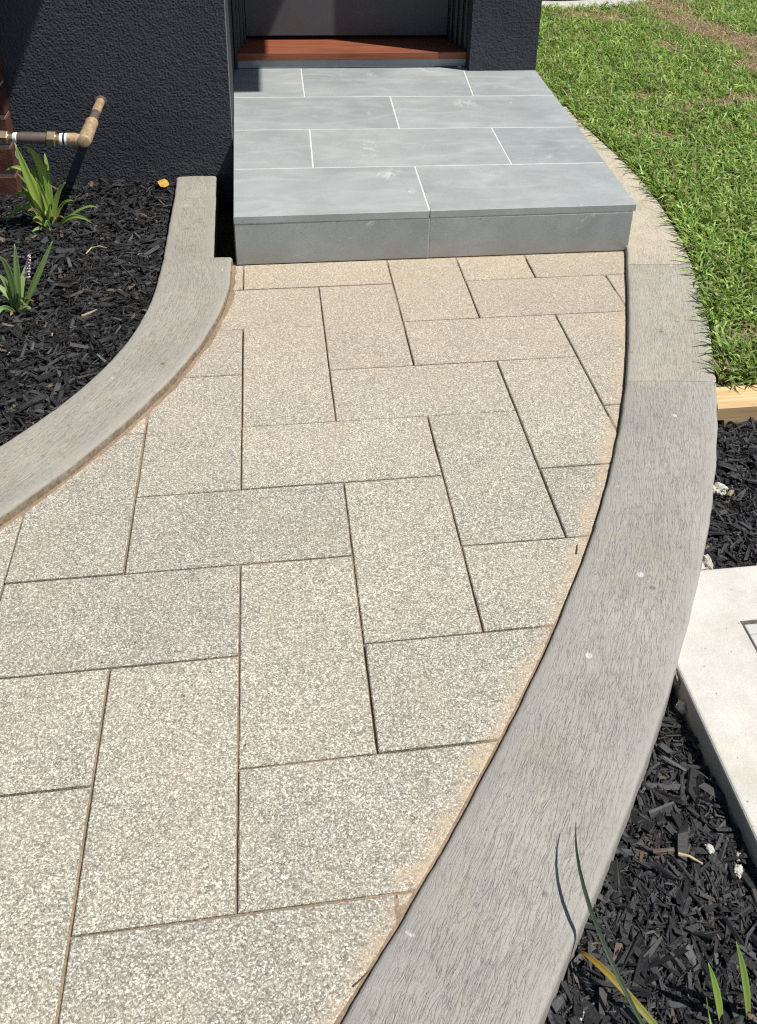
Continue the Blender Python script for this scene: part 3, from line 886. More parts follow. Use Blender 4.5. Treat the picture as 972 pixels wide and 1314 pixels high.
# fringe of longer blades hanging over the kerb
r = np.random.default_rng(61)
yy = np.array([q for q in r.uniform(0.06, 2.45, 1500) if noise.noise((q * 9, 3.0, 0)) + 0.5 * noise.noise((q * 31, 1.0, 0)) > 0.10 + 0.5 * r.random()])
nf = len(yy)
fx = np.array([ro(a) for a in yy]) + r.uniform(0.002, 0.03, nf)
fpz = np.stack([fx, yy, np.full(nf, 0.004)], 1)
ft = np.array([[0.13, 0.24, 0.05]]) * r.uniform(0.6, 1.6, nf)[:, None]
fv, ff, fcol = blade_mesh(fpz, r.uniform(0.04, 0.08, nf), r.uniform(0.0035, 0.0065, nf), r.uniform(0.1, 0.95, nf), ft, 62)
tag(mesh_np("grass", fv, ff, M['grass'], colors=fcol), "longer grass blades fringing the lawn edge along the kerb", kind='stuff')

# ------------------------------------------------------------------ entry step
ZT = 0.186
st = empty("entry_step", (0.68, 1.75, 0.0))
tag(st, "wide bluestone tiled entry step with pale grout before the door", "step")
def edge(t, s):
    """plan position on the step: t front to back 0..1, s left to right 0..1"""
    xl = -0.024 - 0.022 * t; xr_ = 1.400 + 0.050 * t
    yl = 0.9215 + 1.7085 * t; yr_ = 0.9235 + 1.6935 * t - 0.03 * math.sin(math.pi * t)
    return xl + (xr_ - xl) * s, yl + (yr_ - yl) * s
rows_t = [0.0, 0.247, 0.494, 0.741, 1.0]
def xs_to_s(x, t):
    xl = -0.024 - 0.022 * t; xr_ = 1.400 + 0.050 * t
    return (x - xl) / (xr_ - xl)
rowj = [[(0.648, 0.655)], [(0.267, 0.276), (1.036, 1.045)], [(0.651, 0.664)], [(0.276, 0.279), (1.052, 1.088)]]
SL = parent_world(st)
GH = 0.0024
for i in range(4):
    t0, t1 = rows_t[i], rows_t[i + 1]
    cuts = [(None, None)] + rowj[i] + [(None, None)]
    for k in range(len(cuts) - 1):
        a, b = cuts[k], cuts[k + 1]
        sa0 = 0 if a[0] is None else xs_to_s(a[0], t0); sa1 = 0 if a[1] is None else xs_to_s(a[1], t1)
        sb0 = 1 if b[0] is None else xs_to_s(b[0], t0); sb1 = 1 if b[1] is None else xs_to_s(b[1], t1)
        q = [edge(t0, sa0), edge(t0, sb0), edge(t1, sb1), edge(t1, sa1)]
        g0 = 0 if a[0] is None else GH; g1 = 0 if b[0] is None else GH
        gy0 = 0 if i == 0 else GH; gy1 = GH
        q = [(q[0][0] + g0, q[0][1] + gy0), (q[1][0] - g1, q[1][1] + gy0), (q[2][0] - g1, q[2][1] - gy1), (q[3][0] + g0, q[3][1] - gy1)]
        mx = sum(w[0] for w in q) / 4; my = sum(w[1] for w in q) / 4
        vv, ff = prism([(w[0] - mx, w[1] - my) for w in q], -0.026, 0.0, 0.0015)
        o = mesh_np("tile", vv, ff, M['stone'], st)
        o.location = (mx - SL.x, my - SL.y, ZT)
        o.rotation_euler = (random.uniform(-.001, .001), random.uniform(-.001, .001), 0)
# riser tiles on the front, grout, core
for x0, x1 in ((-0.022, 0.6475), (0.6515, 1.392)):
    box("riser_tile", x0, x1, 0.9232, 0.944, 0.0015, ZT - 0.0318, M['stone'], st, 0.0012)
gq = [edge(0.004, 0.003), edge(0.004, 0.997), edge(0.999, 0.998), edge(0.999, 0.002)]
vv, ff = prism([(p_[0] - SL.x, p_[1] - SL.y) for p_ in gq], ZT - 0.0262, ZT - 0.0011, 0.0005)
mesh_np("grout", vv, ff, M['grout'], st)
box("riser_grout", -0.0205, 1.3905, 0.9242, 0.9455, 0.002, ZT - 0.0272, M['grout_dirty'], st, 0.0)
cq = [(-0.026, 0.9456), (1.388, 0.9456), (1.434, 2.60), (-0.046, 2.60)]
vv, ff = prism([(p_[0] - SL.x, p_[1] - SL.y) for p_ in cq], -0.155, ZT - 0.0312, 0.001)
mesh_np("step_core", vv, ff, M['core'], st)
box("upstand_tile", -0.034, 1.1045, 2.6305, 2.648, ZT + 0.0005, 0.2255, M['stone'], st, 0.001)

# ------------------------------------------------------------------ house
YW = 1.682
house = empty("house", (-0.5, 2.2, 0.0))
tag(house, "charcoal rendered house front with a recessed doorway", "house")
def stucco(name, x0, x1, y, y1, z0, z1, zr, mat, parent, seed, step=0.0023):
    """solid wall whose face below zr carries the float-finish grain as real relief"""
    L = parent_world(parent)
    nx = int((x1 - x0) / step); nz = int((zr - z0) / step)
    vv = []
    for j in range(nz + 1):
        z = z0 + (zr - z0) * j / nz
        for i in range(nx + 1):
            x = x0 + (x1 - x0) * i / nx
            a = noise.noise((x * 150, z * 150, seed)); b = noise.noise((x * 260, z * 260, seed + 5)); c = noise.noise((x * 40, z * 40, seed + 9))
            h = 0.0023 * max(-0.5, a) + 0.0012 * b + 0.0009 * c
            if i in (0, nx) or j in (0, nz): h = 0.0
            vv.append((x - L.x, y - h - L.y, z - L.z))
    ff = []
    for j in range(nz):
        o_ = j * (nx + 1)
        for i in range(nx):
            ff.append((o_ + i, o_ + i + 1, o_ + nx + 2 + i, o_ + nx + 1 + i))
    me = mesh_np(name, vv, ff, mat, parent)
    me.data.polygons.foreach_set("use_smooth", [True] * len(me.data.polygons))
    bm = bmesh.new(); bm.from_mesh(me.data)
    c_ = [bm.verts.new(Vector(q) - L) for q in ((x0, y, z0), (x1, y, z0), (x1, y, z1), (x0, y, z1), (x0, y1, z0), (x1, y1, z0), (x1, y1, z1), (x0, y1, z1), (x0, y, zr), (x1, y, zr))]
    for q in ((8, 9, 2, 3), (5, 4, 7, 6), (0, 8, 3, 7, 4), (1, 5, 6, 2, 9), (3, 2, 6, 7), (4, 5, 1, 0)): bm.faces.new([c_[w] for w in q])
    bm.to_mesh(me.data); bm.free()
    return me
box("side_wall", -5.0, -1.02, YW + 0.0015, 6.5, -0.15, 3.4, M['render'], house, 0.0)
stucco("left_wall", -1.02, -0.041, YW, 6.5, -0.10, 3.4, 0.85, M['render'], house, 2.0)
box("corner_bead", -0.0408, -0.0378, YW + 0.004, YW + 0.030, 0.15, 3.07, M['bead'], house, 0.0008)
stucco("door_column", 1.1075, 1.4475, 2.552, 6.5, 0.15, 3.4, 0.55, M['render'], house, 7.0, 0.003)
box("porch_ceiling", -0.0405, 1.447, YW - 0.075, 6.4, 3.085, 3.9, M['render'], house, 0.006)
box("back_wall", -0.0405, 1.107, 2.935, 6.3, -0.1, 3.084, M['render'], house, 0.0)
ev_ = box("eave", -5.2, 0.168, 0.98, YW - 0.003, 2.56, 2.70, M['soffit'], house, 0.004)
bm = bmesh.new()     # gutter along the eave: a trough in section
sec = [(0, 0.0), (0.02, -0.09), (0.105, -0.09), (0.115, 0.02), (0.110, 0.02), (0.10, -0.085), (0.024, -0.085), (0.005, 0.0)]
ra = [bm.verts.new((-5.2, 0.979 - a, 2.72 + b)) for a, b in sec]; rb = [bm.verts.new((0.16, 0.979 - a, 2.72 + b)) for a, b in sec]
for i in range(len(sec)):
    j = (i + 1) % len(sec); bm.faces.new((ra[i], ra[j], rb[j], rb[i]))
bm.faces.new(ra[::-1]); bm.faces.new(rb)
bmesh.ops.translate(bm, verts=bm.verts, vec=-parent_world(house))
me = bpy.data.meshes.new("gutter"); bm.to_mesh(me); bm.free(); link("gutter", me, M['roof'], house)
box("roof", -5.3, 1.65, 1.40, 6.8, 3.905, 4.05, M['roof'], house, 0.01)
vv = [(-5.2, 0.97, 2.703), (0.168, 0.97, 2.703), (0.168, YW - .003, 3.1), (-5.2, YW - .003, 3.1)]
mesh_np("eave_roof", local(house, vv + [(a, b, c + 0.03) for a, b, c in vv]), [(3, 2, 1, 0), (4, 5, 6, 7), (0, 1, 5, 4), (1, 2, 6, 5), (2, 3, 7, 6), (3, 0, 4, 7)], M['roof'], house)

# door with frame and sill
frame = empty("door_frame", (0, 0, 0)); frame.parent = house
frame.location = Vector((0.53, 2.8, 0.26)) - house.location
for (x0, x1, y0) in ((-0.0375, -0.024, 2.60), (-0.0238, -0.010, 2.66), (-0.0098, 0.006, 2.735), (0.0062, 0.016, 2.80)):
    box("jamb_board", x0, x1, y0, 2.93, 0.262 if y0 > 2.63 else 0.19, 3.0, M['frame'], frame, 0.003)
for (x0, x1, y0) in ((1.094, 1.107, 2.655), (1.076, 1.0905, 2.70), (1.060, 1.0735, 2.745), (1.0475, 1.0575, 2.80)):
    box("jamb_board", x0, x1, y0, 2.93, 0.262, 3.0, M['frame'], frame, 0.003)
box("head_board", -0.037, 1.106, 2.66, 2.93, 3.001, 3.08, M['frame'], frame, 0.003)
sill = box("door_sill", -0.0365, 1.1055, 2.622, 2.932, 0.226, 0.2612, M['sill'], house, 0.003)
door = box("door", 0.018, 1.0455, 2.862, 2.905, 0.284, 2.995, M['door'], house, 0.002)
wb = box("weather_seal", 0.018, 1.0455, 2.858, 2.90, 0.263, 0.2835, M['rubber'], None, 0.002)
wb.parent = door
kn = lathe("door_handle", (0.96, 2.862, 1.30), (0, -1, 0), [(0, 0.026), (0.006, 0.026), (0.008, 0.010), (0.045, 0.010), (0.048, 0.024), (0.062, 0.024), (0.066, 0.016)], M['brass'], None)
kn.parent = door

# ------------------------------------------------------------------ brick pier at the left edge
pier = empty("brick_pier", (-1.1, 1.68, 0))
tag(pier, "dark red brick pier with pale mortar at the left edge against the wall", "pier")
PX, PYF, PC = -0.873, 1.598, 0.1185
mesh = box("mortar_core", -1.36, PX - 0.007, PYF + 0.006, YW - 0.001, -0.15, 2.50, M['mortar'], pier, 0.001)
bm = bmesh.new()
bmesh.ops.create_cube(bm, size=1.0)
bmesh.ops.scale(bm, vec=(0.232, 0.080, PC - 0.013), verts=bm.verts)
bmesh.ops.bevel(bm, geom=bm.edges[:], offset=0.004, segments=1, affect='EDGES')
bme = bpy.data.meshes.new("brick"); bm.to_mesh(bme); bm.free(); bme.materials.append(M['brick'])
for c in range(21):
    z = 0.078 + PC * (c + 0.5) - PC * 1
    if z > 2.45: break
    for k in range(2):
        o = link("brick", bme, None, pier)
        sx = 0.5 if (c % 2 and k == 0) else 1.0
        off = 0.116 if sx == 1.0 else 0.058
        if c % 2: cxk = PX - (0.058 if k == 0 else 0.116 + 0.010 + 0.116)
        else: cxk = PX - (0.116 if k == 0 else 0.232 + 0.010 + 0.116)
        o.scale.x = sx
        o.location = Vector((cxk, PYF + 0.040 + random.uniform(-.001, .001), z)) - pier.location

# ------------------------------------------------------------------ water pipe on the wall
pipe = empty("water_pipe", (-0.535, 1.68, 0.343))
tag(pipe, "brass and brown water pipe with elbow coming out of the dark wall", "pipe")
PZ = 0.343
lathe("wall_flange", (-0.535, YW - 0.0005, PZ), (0, -1, 0), [(0, 0.0245), (0.002, 0.023), (0.004, 0.019)], M['sleeve'], pipe)
lathe("pipe_stub", (-0.535, YW + 0.02, PZ), (0, -1, 0), [(0, 0.0165), (0.10, 0.0175), (0.16, 0.0165), (0.30, 0.0165)], M['brass_old'], pipe)
lathe("paint_mark", (-0.535, YW - 0.14, PZ), (0, -1, 0), [(0, 0.0168), (0.001, 0.0172), (0.085, 0.0172), (0.086, 0.0168)], M['sleeve'], pipe)
lathe("collar", (-0.535, 1.445, PZ), (0, -1, 0), [(0, 0.0165), (0.006, 0.0235), (0.030, 0.0235), (0.036, 0.0205), (0.05, 0.0205)], M['brass_old'], pipe)
lathe("elbow", (-0.535, 1.40, PZ), (0, -1, 0), [(0, 0.021), (0.01, 0.0235), (0.135, 0.0245), (0.15, 0.0235), (0.157, 0.0205), (0.158, 0.018)], M['brass_old'], pipe)
E0 = Vector((-0.535, 1.266, PZ)); D = Vector((-0.985, 0.045, 0.035)).normalized()
def along(t): return E0 + D * t
lathe("elbow_branch", along(0.0), D, [(0, 0.019), (0.026, 0.0195), (0.028, 0.0225), (0.056, 0.0225), (0.058, 0.016), (0.066, 0.016)], M['brass_old'], pipe)
lathe("thread_tape", along(0.0585), D, [(0, 0.0205), (0.001, 0.0212), (0.008, 0.0212), (0.009, 0.020)], M['tape'], pipe)
lathe("seal_ring", along(0.0678), D, [(0, 0.019), (0.006, 0.019)], M['rubber'], pipe)
lathe("thread_tape", along(0.074), D, [(0, 0.0195), (0.001, 0.0202), (0.010, 0.0202), (0.011, 0.019)], M['tape'], pipe)
lathe("coupling", along(0.085), D, [(0, 0.0185), (0.024, 0.0185)], M['brass'], pipe)
lathe("union_nut", along(0.098), D, [(0, 0.026), (0.003, 0.029), (0.026, 0.029), (0.029, 0.026)], M['brass'], pipe, hexa=True)
lathe("pipe_sleeve", along(0.1275), D, [(0, 0.0195), (0.004, 0.0205), (0.088, 0.0205), (0.0885, 0.019), (0.098, 0.019), (0.1, 0.0165)], M['sleeve'], pipe)
lathe("thread_tape", along(0.228), D, [(0, 0.0165), (0.002, 0.0185), (0.013, 0.017), (0.015, 0.0155)], M['tape'], pipe)
lathe("reducer", along(0.2435), D, [(0, 0.0145), (0.022, 0.0145)], M['brass'], pipe)
lathe("union_nut", along(0.258), D, [(0, 0.0225), (0.003, 0.025), (0.029, 0.025), (0.032, 0.022)], M['brass'], pipe, hexa=True)
lathe("brass_pipe", along(0.2905), D, [(0, 0.0185), (0.24, 0.0185), (0.241, 0.017)], M['brass'], pipe)
e = along(0.53)
lathe("drop_pipe", (e.x, e.y, e.z + 0.03), (0, 0, -1), [(0, 0.020), (0.004, 0.0235), (0.06, 0.0235), (0.062, 0.0175), (0.42, 0.0175)], M['brass'], pipe)
# loose tail of tape
tp = along(0.236)
pts = [tp + Vector((0.004 * math.sin(i * 1.3), -0.0185 + 0.001 * i, -0.012 - 0.0125 * i)) for i in range(6)]
vv = []
for i, q in enumerate(pts):
    for a in (-0.0018, 0.0018):
        for b in (-0.0004, 0.0004): vv.append(tuple(q + Vector((a, b, 0)) - parent_world(pipe)))
ff = []
for i in range(5):
    k = 4 * i
    for a, b in ((0, 1), (1, 3), (3, 2), (2, 0)): ff.append((k + a, k + b, k + 4 + b, k + 4 + a))
mesh_np("tape_tail", vv, ff, M['tape'], pipe)

# ------------------------------------------------------------------ strap-leaved plants
def leaf(name, pts, wid, mat, parent, flat=0.3, roll=0.0, face=None):
    """tapering folded strap through base, middle, tip (quadratic spline)"""
    b, mi, t = (Vector(p) for p in pts)
    ctrl = mi * 2 - (b + t) * 0.5
    n = 12
    L = parent_world(parent)
    vv = []; uv = []
    for i in range(n + 1):
        s = i / n
        p = b * (1 - s) ** 2 + ctrl * (2 * s * (1 - s)) + t * s * s
        tan = ((ctrl - b) * (2 * (1 - s)) + (t - ctrl) * (2 * s)).normalized()
        sd = tan.cross(Vector(face) if face else Vector((0.55 + math.sin(roll), -1, 0.45 * math.cos(roll)))).normalized()
        nrm = sd.cross(tan).normalized()
        w = wid * 0.5 * (0.55 + 0.45 * min(1, s * 3)) * (1.0 - max(0, (s - 0.45) / 0.55) ** 1.8) + 0.0003
        fold = w * flat
        for off, up, u in ((-1, 1, 0.0), (-0.5, 0.25, 0.25), (0, 0, 0.5), (0.5, 0.25, 0.75), (1, 1, 1.0)):
            q = p + sd * (w * off) + nrm * (fold * up) - L
            vv.append(tuple(q)); uv.append((u, s))
    ff = []
    for i in range(n):
        for k in range(4):
            ff.append((i * 5 + k, i * 5 + k + 1, (i + 1) * 5 + k + 1, (i + 1) * 5 + k))
    o = mesh_np(name, vv, ff, mat, parent, smooth=True, uvs=uv)
    md = o.modifiers.new("thickness", 'SOLIDIFY'); md.thickness = 0.0006
    return o

P1 = [[[-0.709, 1.287, -0.02], [-0.74, 1.258, 0.177], [-0.763, 1.229, 0.348]], [[-0.718, 1.307, -0.02], [-0.704, 1.289, 0.223], [-0.747, 1.27, 0.323]], [[-0.71, 1.293, -0.02], [-0.693, 1.315, 0.182], [-0.695, 1.336, 0.267]], [[-0.712, 1.287, -0.02], [-0.728, 1.293, 0.174], [-0.734, 1.298, 0.232]], [[-0.717, 1.301, -0.02], [-0.744, 1.272, 0.207], [-0.817, 1.244, 0.239]], [[-0.698, 1.286, -0.02], [-0.667, 1.281, 0.113], [-0.623, 1.276, 0.178]], [[-0.693, 1.292, -0.02], [-0.658, 1.291, 0.077], [-0.61, 1.289, 0.101]], [[-0.689, 1.285, -0.02], [-0.616, 1.261, 0.049], [-0.544, 1.238, 0.029]], [[-0.716, 1.294, -0.02], [-0.784, 1.31, 0.073], [-0.875, 1.327, -0.008]], [[-0.709, 1.287, -0.02], [-0.706, 1.26, 0.124], [-0.714, 1.233, 0.217]], [[-0.703, 1.286, -0.02], [-0.694, 1.279, 0.13], [-0.696, 1.271, 0.206]], [[-0.701, 1.286, -0.02], [-0.686, 1.287, 0.126], [-0.681, 1.288, 0.199]], [[-0.716, 1.294, -0.02], [-0.734, 1.289, 0.112], [-0.787, 1.284, 0.215]], [[-0.712, 1.287, -0.02], [-0.758, 1.293, 0.101], [-0.78, 1.299, 0.179]], [[-0.696, 1.292, -0.02], [-0.591, 1.309, 0.057], [-0.531, 1.326, 0.048]], [[-0.72, 1.301, -0.02], [-0.778, 1.333, 0.109], [-0.839, 1.365, 0.072]], [[-0.702, 1.28, -0.02], [-0.699, 1.265, 0.1], [-0.712, 1.249, 0.174]], [[-0.705, 1.28, -0.02], [-0.722, 1.29, 0.064], [-0.753, 1.301, 0.141]]]
W1 = [.024, .020, .014, .020, .014, .015, .010, .012, .015, .017, .014, .012, .013, .013, .006, .011, .016, .018]
plant = empty("lily_turf", (-0.705, 1.28, -0.02))
tag(plant, "bright green strap-leaved clump below the water pipe by the brick pier", "plant")
for p_, w_ in zip(P1, W1): leaf("leaf", p_, w_ * 1.25, M['leaf1'], plant, random.uniform(0.2, 0.5), random.uniform(-0.5, 0.5))
def basal(plant, n, spread, hmax, mats):
    """short, old and half-hidden leaves that fill the foot of a clump"""
    c = parent_world(plant)
    for i in range(n):
        an = random.uniform(0, 2 * math.pi); rr = random.uniform(0.3, 1.0) * spread; h = random.uniform(0.25, 1.0) * hmax
        b = c + Vector((random.uniform(-.015, .015), random.uniform(-.012, .012), 0))
        t = c + Vector((math.cos(an) * rr, math.sin(an) * rr, h * random.uniform(0.35, 1.0)))
        mi = b.lerp(t, 0.5) + Vector((0, 0, h * 0.3))
        leaf("leaf", [b, mi, t], random.uniform(0.006, 0.013), random.choice(mats), plant, 0.35, random.uniform(-0.6, 0.6))
basal(plant, 16, 0.085, 0.15, [M['leaf1'], M['leaf1'], M['leaf2'], M['leafold']])
P2 = [[[-0.694, 0.681, -0.02], [-0.627, 0.695, 0.115], [-0.568, 0.708, 0.223]], [[-0.703, 0.691, -0.02], [-0.684, 0.677, 0.119], [-0.669, 0.662, 0.239]], [[-0.708, 0.692, -0.02], [-0.699, 0.657, 0.139], [-0.71, 0.622, 0.222]], [[-0.698, 0.686, -0.02], [-0.689, 0.719, 0.06], [-0.663, 0.752, 0.133]], [[-0.708, 0.692, -0.02], [-0.7, 0.678, 0.073], [-0.696, 0.664, 0.157]], [[-0.711, 0.692, -0.02], [-0.717, 0.679, 0.084], [-0.736, 0.666, 0.136]], [[-0.707, 0.687, -0.02], [-0.734, 0.714, 0.023], [-0.786, 0.742, 0.004]], [[-0.704, 0.682, -0.02], [-0.735, 0.65, 0.026], [-0.745, 0.60, 0.002]], [[-0.694, 0.681, -0.02], [-0.675, 0.675, 0.004], [-0.657, 0.672, 0.008]], [[-0.711, 0.692, -0.02], [-0.735, 0.711, 0.044], [-0.776, 0.73, 0.075]]]
W2 = [.016, .015, .014, .014, .012, .013, .013, .010, .016, .012]
plant = empty("lily_turf", (-0.70, 0.688, -0.02))
tag(plant, "small flowering strap-leaved clump cut by the left edge, with a mauve spike", "plant")
for p_, w_ in zip(P2, W2): leaf("leaf", p_, w_ * 1.3, M['leaf2'], plant, random.uniform(0.2, 0.5), random.uniform(-0.4, 0.4))
basal(plant, 15, 0.06, 0.11, [M['leaf2'], M['leaf2'], M['leafold']])
sa, sb = Vector((-0.693, 0.70, -0.02)), Vector((-0.625, 0.635, 0.212))
lathe("flower_stem", sa, sb - sa, [(0, 0.002), ((sb - sa).length, 0.0012)], M['leafdark'], plant, seg=6)
bm = bmesh.new()
for i in range(34):
    t = 0.62 + 0.38 * i / 33
    q = sa.lerp(sb, t) - parent_world(plant)
    an = i * 2.4
    q = q + Vector((math.cos(an), math.sin(an), 0.2)) * 0.0055 * (1.25 - t)* 2.2
    bmesh.ops.create_icosphere(bm, subdivisions=1, radius=random.uniform(0.0024, 0.0042) * (1.5 - 0.6 * t), matrix=Matrix.Translation(q))
me = bpy.data.meshes.new("flower_spike"); bm.to_mesh(me); bm.free(); link("flower_spike", me, M['petal'], plant)

plant = empty("lily_turf", (0.70, -1.52, -0.055))
tag(plant, "strap-leaved clump at the lower right corner with one yellowing leaf", "plant")
leaf("leaf", [(0.716, -1.475, -0.06), (0.700, -1.462, 0.01), (0.680, -1.450, 0.078)], 0.013, M['leaf1'], plant, 0.4)
leaf("leaf", [(0.758, -1.475, -0.06), (0.738, -1.462, 0.035), (0.713, -1.450, 0.126)], 0.014, M['leaf1'], plant, 0.5)
leaf("leaf", [(0.685, -1.55, -0.05), (0.673, -1.50, 0.02), (0.695, -1.447, -0.015)], 0.003, M['leaf1'], plant, 0.3)
leaf("leaf", [(0.66, -1.55, -0.05), (0.561, -1.425, 0.004), (0.519, -1.364, -0.018)], 0.0095, M['leafdry'], plant, 0.4, 0.0, (-0.1, -0.6, 1.0))
leaf("leaf", [(0.625, -1.57, -0.04), (0.541, -1.375, 0.055), (0.556, -1.207, 0.058)], 0.0058, M['leafdark'], plant, 0.5, 0.0, (-0.1, -0.7, 1.0))
leaf("leaf", [(0.73, -1.56, -0.05), (0.80, -1.60, 0.06), (0.86, -1.66, 0.03)], 0.010, M['leaf1'], plant, 0.4)
leaf("leaf", [(0.70, -1.58, -0.05), (0.66, -1.68, 0.07), (0.62, -1.78, 0.05)], 0.010, M['leaf1'], plant, 0.4)

# ------------------------------------------------------------------ drain pit slab with grate
pit = empty("drain_pit", (1.3, -1.1, 0.0))
tag(pit, "pale concrete drain pit surround with a slotted grate at the right edge", "drain")
PL = parent_world(pit)
gx0, gx1, gy0, gy1 = 1.046, 1.556, -1.30, -0.790
ox0, ox1, oy0, oy1 = SLX0, 1.735, -1.555, SLY1
def ring(z):
    return [(ox0, oy0, z), (ox1, oy0, z), (ox1, oy1, z), (ox0, oy1, z)], [(gx0, gy0, z), (gx1, gy0, z), (gx1, gy1, z), (gx0, gy1, z)]
bm = bmesh.new()
ob, ib = ring(-0.15); ot, it = ring(0.004)
V = [[bm.verts.new(Vector(p_) - PL) for p_ in grp] for grp in (ob, ib, ot, it)]
for i in range(4):
    j = (i + 1) % 4
    bm.faces.new((V[2][i], V[2][j], V[3][j], V[3][i]))
    bm.faces.new((V[0][i], V[0][j], V[2][j], V[2][i]))
    bm.faces.new((V[1][j], V[1][i], V[3][i], V[3][j]))
    bm.faces.new((V[0][j], V[0][i], V[1][i], V[1][j]))
bmesh.ops.recalc_face_normals(bm, faces=bm.faces)
bmesh.ops.bevel(bm, geom=[e_ for e_ in bm.edges if all(abs(q.co.z + PL.z - 0.004) < 1e-4 for q in e_.verts) and (e_.verts[0] in V[2] and e_.verts[1] in V[2])], offset=0.007, segments=3, profile=0.5, affect='EDGES')
bmesh.ops.recalc_face_normals(bm, faces=bm.faces)
for fc_ in bm.faces:
    fc_.material_index = 1 if abs(fc_.normal.z) < 0.2 else 0
me = bpy.data.meshes.new("slab"); bm.to_mesh(me); bm.free()
me.materials.append(M['slab']); me.materials.append(M['slabside'])
link("slab", me, None, pit)
gi = 0.007
box("grate_frame", gx0 + gi, gx1 - gi, gy1 - gi - 0.026, gy1 - gi, -0.03, 0.001, M['plastic'], pit, 0.003)
box("grate_frame", gx0 + gi, gx1 - gi, gy0 + gi, gy0 + gi + 0.026, -0.03, 0.001, M['plastic'], pit, 0.003)
box("grate_frame", gx0 + gi, gx0 + gi + 0.026, gy0 + gi + 0.0265, gy1 - gi - 0.0265, -0.03, 0.001, M['plastic'], pit, 0.003)
box("grate_frame", gx1 - gi - 0.026, gx1 - gi, gy0 + gi + 0.0265, gy1 - gi - 0.0265, -0.03, 0.001, M['plastic'], pit, 0.003)
yb = gy1 - gi - 0.0265 - 0.026
bar = None
while yb > gy0 + 0.045:
    box("grate_bar", gx0 + gi + 0.0262, gx1 - gi - 0.0262, yb - 0.014, yb, -0.028, -0.001, M['plastic'], pit, 0.003)
    yb -= 0.040
for xb in (1.17, 1.30, 1.43):
    box("grate_rib", xb - 0.007, xb + 0.007, gy0 + gi + 0.0267, gy1 - gi - 0.0267, -0.0275, -0.002, M['plastic'], pit, 0.002)
box("pit_floor", gx0, gx1, gy0, gy1, -0.149, -0.14, M['soil'], pit, 0)

# ------------------------------------------------------------------ timber edge of the lawn
tm = empty("timber_sleeper", (1.9, -0.01, -0.03))
tag(tm, "pale treated pine sleeper holding the lawn edge above the right mulch bed", "sleeper")
TL = parent_world(tm)
vv = []; ff = []
nxs = 60
for i in range(nxs + 1):
    x = 1.316 + 1.9 * (i / nxs) ** 1.25
    ch = 0.004 * noise.noise((x * 22, 1, 0)) + 0.006 * max(0, noise.noise((x * 9, 4, 0)))
    notch = 0.030 if x < 1.347 else 0.0        # a rough bite out of the lower near corner
    secs = [(0.036, -0.13), (0.036, 0.010), (0.030, 0.014), (-0.024, 0.014 + ch * 0.3), (-0.050 + ch, 0.012 - ch * 0.2), (-0.058, 0.004), (-0.058, -0.13 if not notch else -0.036), (-0.04 if not notch else 0.0, -0.13 if not notch else -0.037)]
    lean_ = 0.018 if i == 0 else 0.0
    for a, b in secs: vv.append((x + lean_ * (a + 0.058) / 0.09 - TL.x, a - TL.y, b - TL.z))
n = 8
for i in range(nxs):
    for k in range(n):
        j = (k + 1) % n
        ff.append((i * n + k, i * n + j, (i + 1) * n + j, (i + 1) * n + k))
ff.append(tuple(range(n - 1, -1, -1))); ff.append(tuple(range(nxs * n, nxs * n + n)))
mesh_np("board", vv, ff, M['pine'], tm)

# ------------------------------------------------------------------ stones, leaves, twigs
def stone(name, loc, size, mat, label, cat="stone", seed=0, rough=0.25, group=None):
    bm = bmesh.new()
    bmesh.ops.create_icosphere(bm, subdivisions=3, radius=1.0)
    for v_ in bm.verts:
        d_ = 1 + rough * noise.noise(v_.co * 1.3 + Vector((seed, 0, 0))) + rough * 0.8 * noise.noise(v_.co * 3.1 + Vector((seed, 4, 0))) * (1 if rough > 0.3 else 0.3) + (rough * 0.5 if rough > 0.3 else 0.0) * noise.noise(v_.co * 7 + Vector((seed, 9, 0)))
        v_.co = Vector((v_.co.x * size[0], v_.co.y * size[1], v_.co.z * size[2])) * d_
    me = bpy.data.meshes.new(name); bm.to_mesh(me); bm.free()
    o = link(name, me, mat)
    o.location = loc
    o.rotation_euler = (0, 0, seed * 1.7)
    return tag(o, label, cat, group)
stone("rubble_lump", (1.048, -0.603, -0.020), (0.022, 0.020, 0.026), M['rock'], "knobbly pale concrete lump at the back corner of the drain slab", "rubble", 1.0, 0.45)
stone("rubble_lump", (0.872, -0.900, -0.022), (0.012, 0.020, 0.020), M['rock_dark'], "grey concrete lump wedged between kerb and drain slab", "rubble", 2.0, 0.4)
stone("rubble_lump", (0.862, -0.945, -0.040), (0.011, 0.009, 0.012), M['rock'], "small pale crumb just below the wedged lump by the slab", "rubble", 3.0, 0.4)
stone("rubble_lump", (1.200, -0.345, -0.030), (0.020, 0.014, 0.014), M['rock'], "pale crumbly lump beside the kerb in the upper right mulch", "rubble", 3.6, 0.5)
stone("pebble", (0.800, -1.226, -0.038), (0.006, 0.009, 0.005), M['quartz'], "white pebble in right mulch, farthest from the lens of the group", "pebble", 4.0, 0.42)
stone("pebble", (0.842, -1.247, -0.036), (0.005, 0.009, 0.005), M['quartz'], "upper of two white pebbles near the slab's shaded side", "pebble", 5.2, 0.42)
stone("pebble", (0.832, -1.270, -0.034), (0.010, 0.007, 0.005), M['quartz'], "lower, broader of two white pebbles near the slab's shaded side", "pebble", 6.1, 0.45)
stone("pebble", (0.505, -1.443, -0.036), (0.012, 0.008, 0.006), M['quartz'], "white pebble next to the kerb at the bottom of the picture", "pebble", 7.4, 0.45)

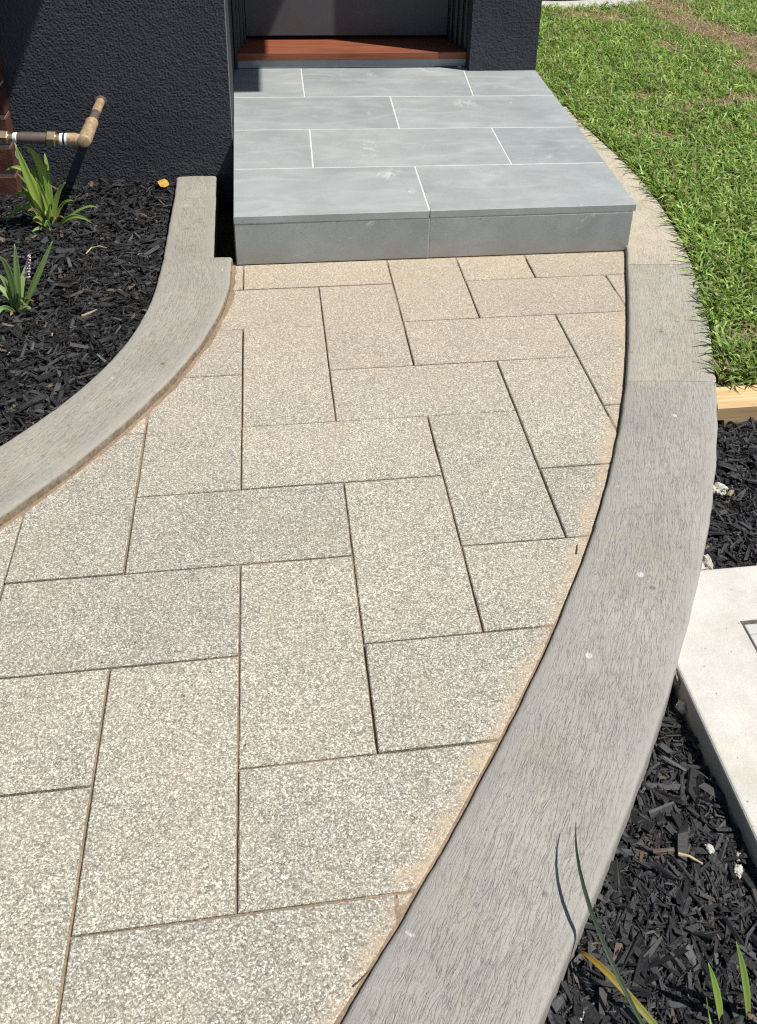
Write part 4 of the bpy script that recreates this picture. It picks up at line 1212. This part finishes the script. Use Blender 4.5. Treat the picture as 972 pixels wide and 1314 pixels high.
# yellow fallen leaf by the end of the left kerb
bm = bmesh.new()
outl = [(0.0, -0.026), (0.016, -0.018), (0.022, 0.0), (0.017, 0.016), (0.006, 0.022), (-0.010, 0.020), (-0.022, 0.010), (-0.024, -0.004), (-0.015, -0.018)]
c0 = bm.verts.new((0, 0, 0.006))
ring_ = [bm.verts.new((a, b, 0.004 * math.sin(i * 2.1) + 0.004)) for i, (a, b) in enumerate(outl)]
for i in range(len(ring_)): bm.faces.new((c0, ring_[i], ring_[(i + 1) % len(ring_)]))
bmesh.ops.solidify(bm, geom=bm.faces[:], thickness=0.001)
me = bpy.data.meshes.new("fallen_leaf"); bm.to_mesh(me); bm.free()
fl = link("fallen_leaf", me, M['yellow'])
fl.location = (-0.318, 1.60, 0.026); fl.rotation_euler = (0.35, 0.15, 0.3)
tag(fl, "yellow fallen leaf on the mulch beside the left kerb's end", "leaf")

def twig(name, pts, r0, mat, label):
    vv = []; ff = []; n = 5
    for i, q in enumerate(pts):
        q = Vector(q); t = (Vector(pts[min(i + 1, len(pts) - 1)]) - Vector(pts[max(0, i - 1)])).normalized()
        a = t.orthogonal().normalized(); b = t.cross(a)
        rr = r0 * (1 - 0.6 * i / (len(pts) - 1))
        for k in range(n):
            an = 2 * math.pi * k / n
            vv.append(tuple(q + (a * math.cos(an) + b * math.sin(an)) * rr))
    for i in range(len(pts) - 1):
        for k in range(n):
            j = (k + 1) % n
            ff.append((i * n + k, i * n + j, (i + 1) * n + j, (i + 1) * n + k))
    ff.append(tuple(range(n))); ff.append(tuple(range((len(pts) - 1) * n, len(pts) * n)))
    return tag(mesh_np(name, vv, ff, mat), label, "twig")
twig("twig", [(0.172, -1.376, 0.002), (0.183, -1.370, 0.004), (0.196, -1.360, 0.003)], 0.0016, M['twig'], "short dark twig on the paving by the right kerb, low in the picture")
twig("twig", [(0.757, -0.557, 0.003), (0.762, -0.545, 0.004), (0.768, -0.528, 0.003)], 0.0018, M['twig'], "tiny dark twig on the pavers halfway up the right kerb")
twig("twig", [(-0.255, 0.148, 0.003), (-0.243, 0.156, 0.006), (-0.232, 0.163, 0.004)], 0.0015, M['twig'], "thin dark twig on the pavers by the left kerb")
twig("twig", [(-0.54, 1.03, 0.012), (-0.525, 1.06, 0.020), (-0.50, 1.075, 0.018), (-0.475, 1.07, 0.012)], 0.0024, M['straw'], "pale straw curl lying on the left mulch bed")
twig("twig", [(0.74, -1.232, -0.030), (0.755, -1.240, -0.026), (0.775, -1.252, -0.032)], 0.0026, M['straw'], "pale splinter of bark on the right mulch near the white pebbles")
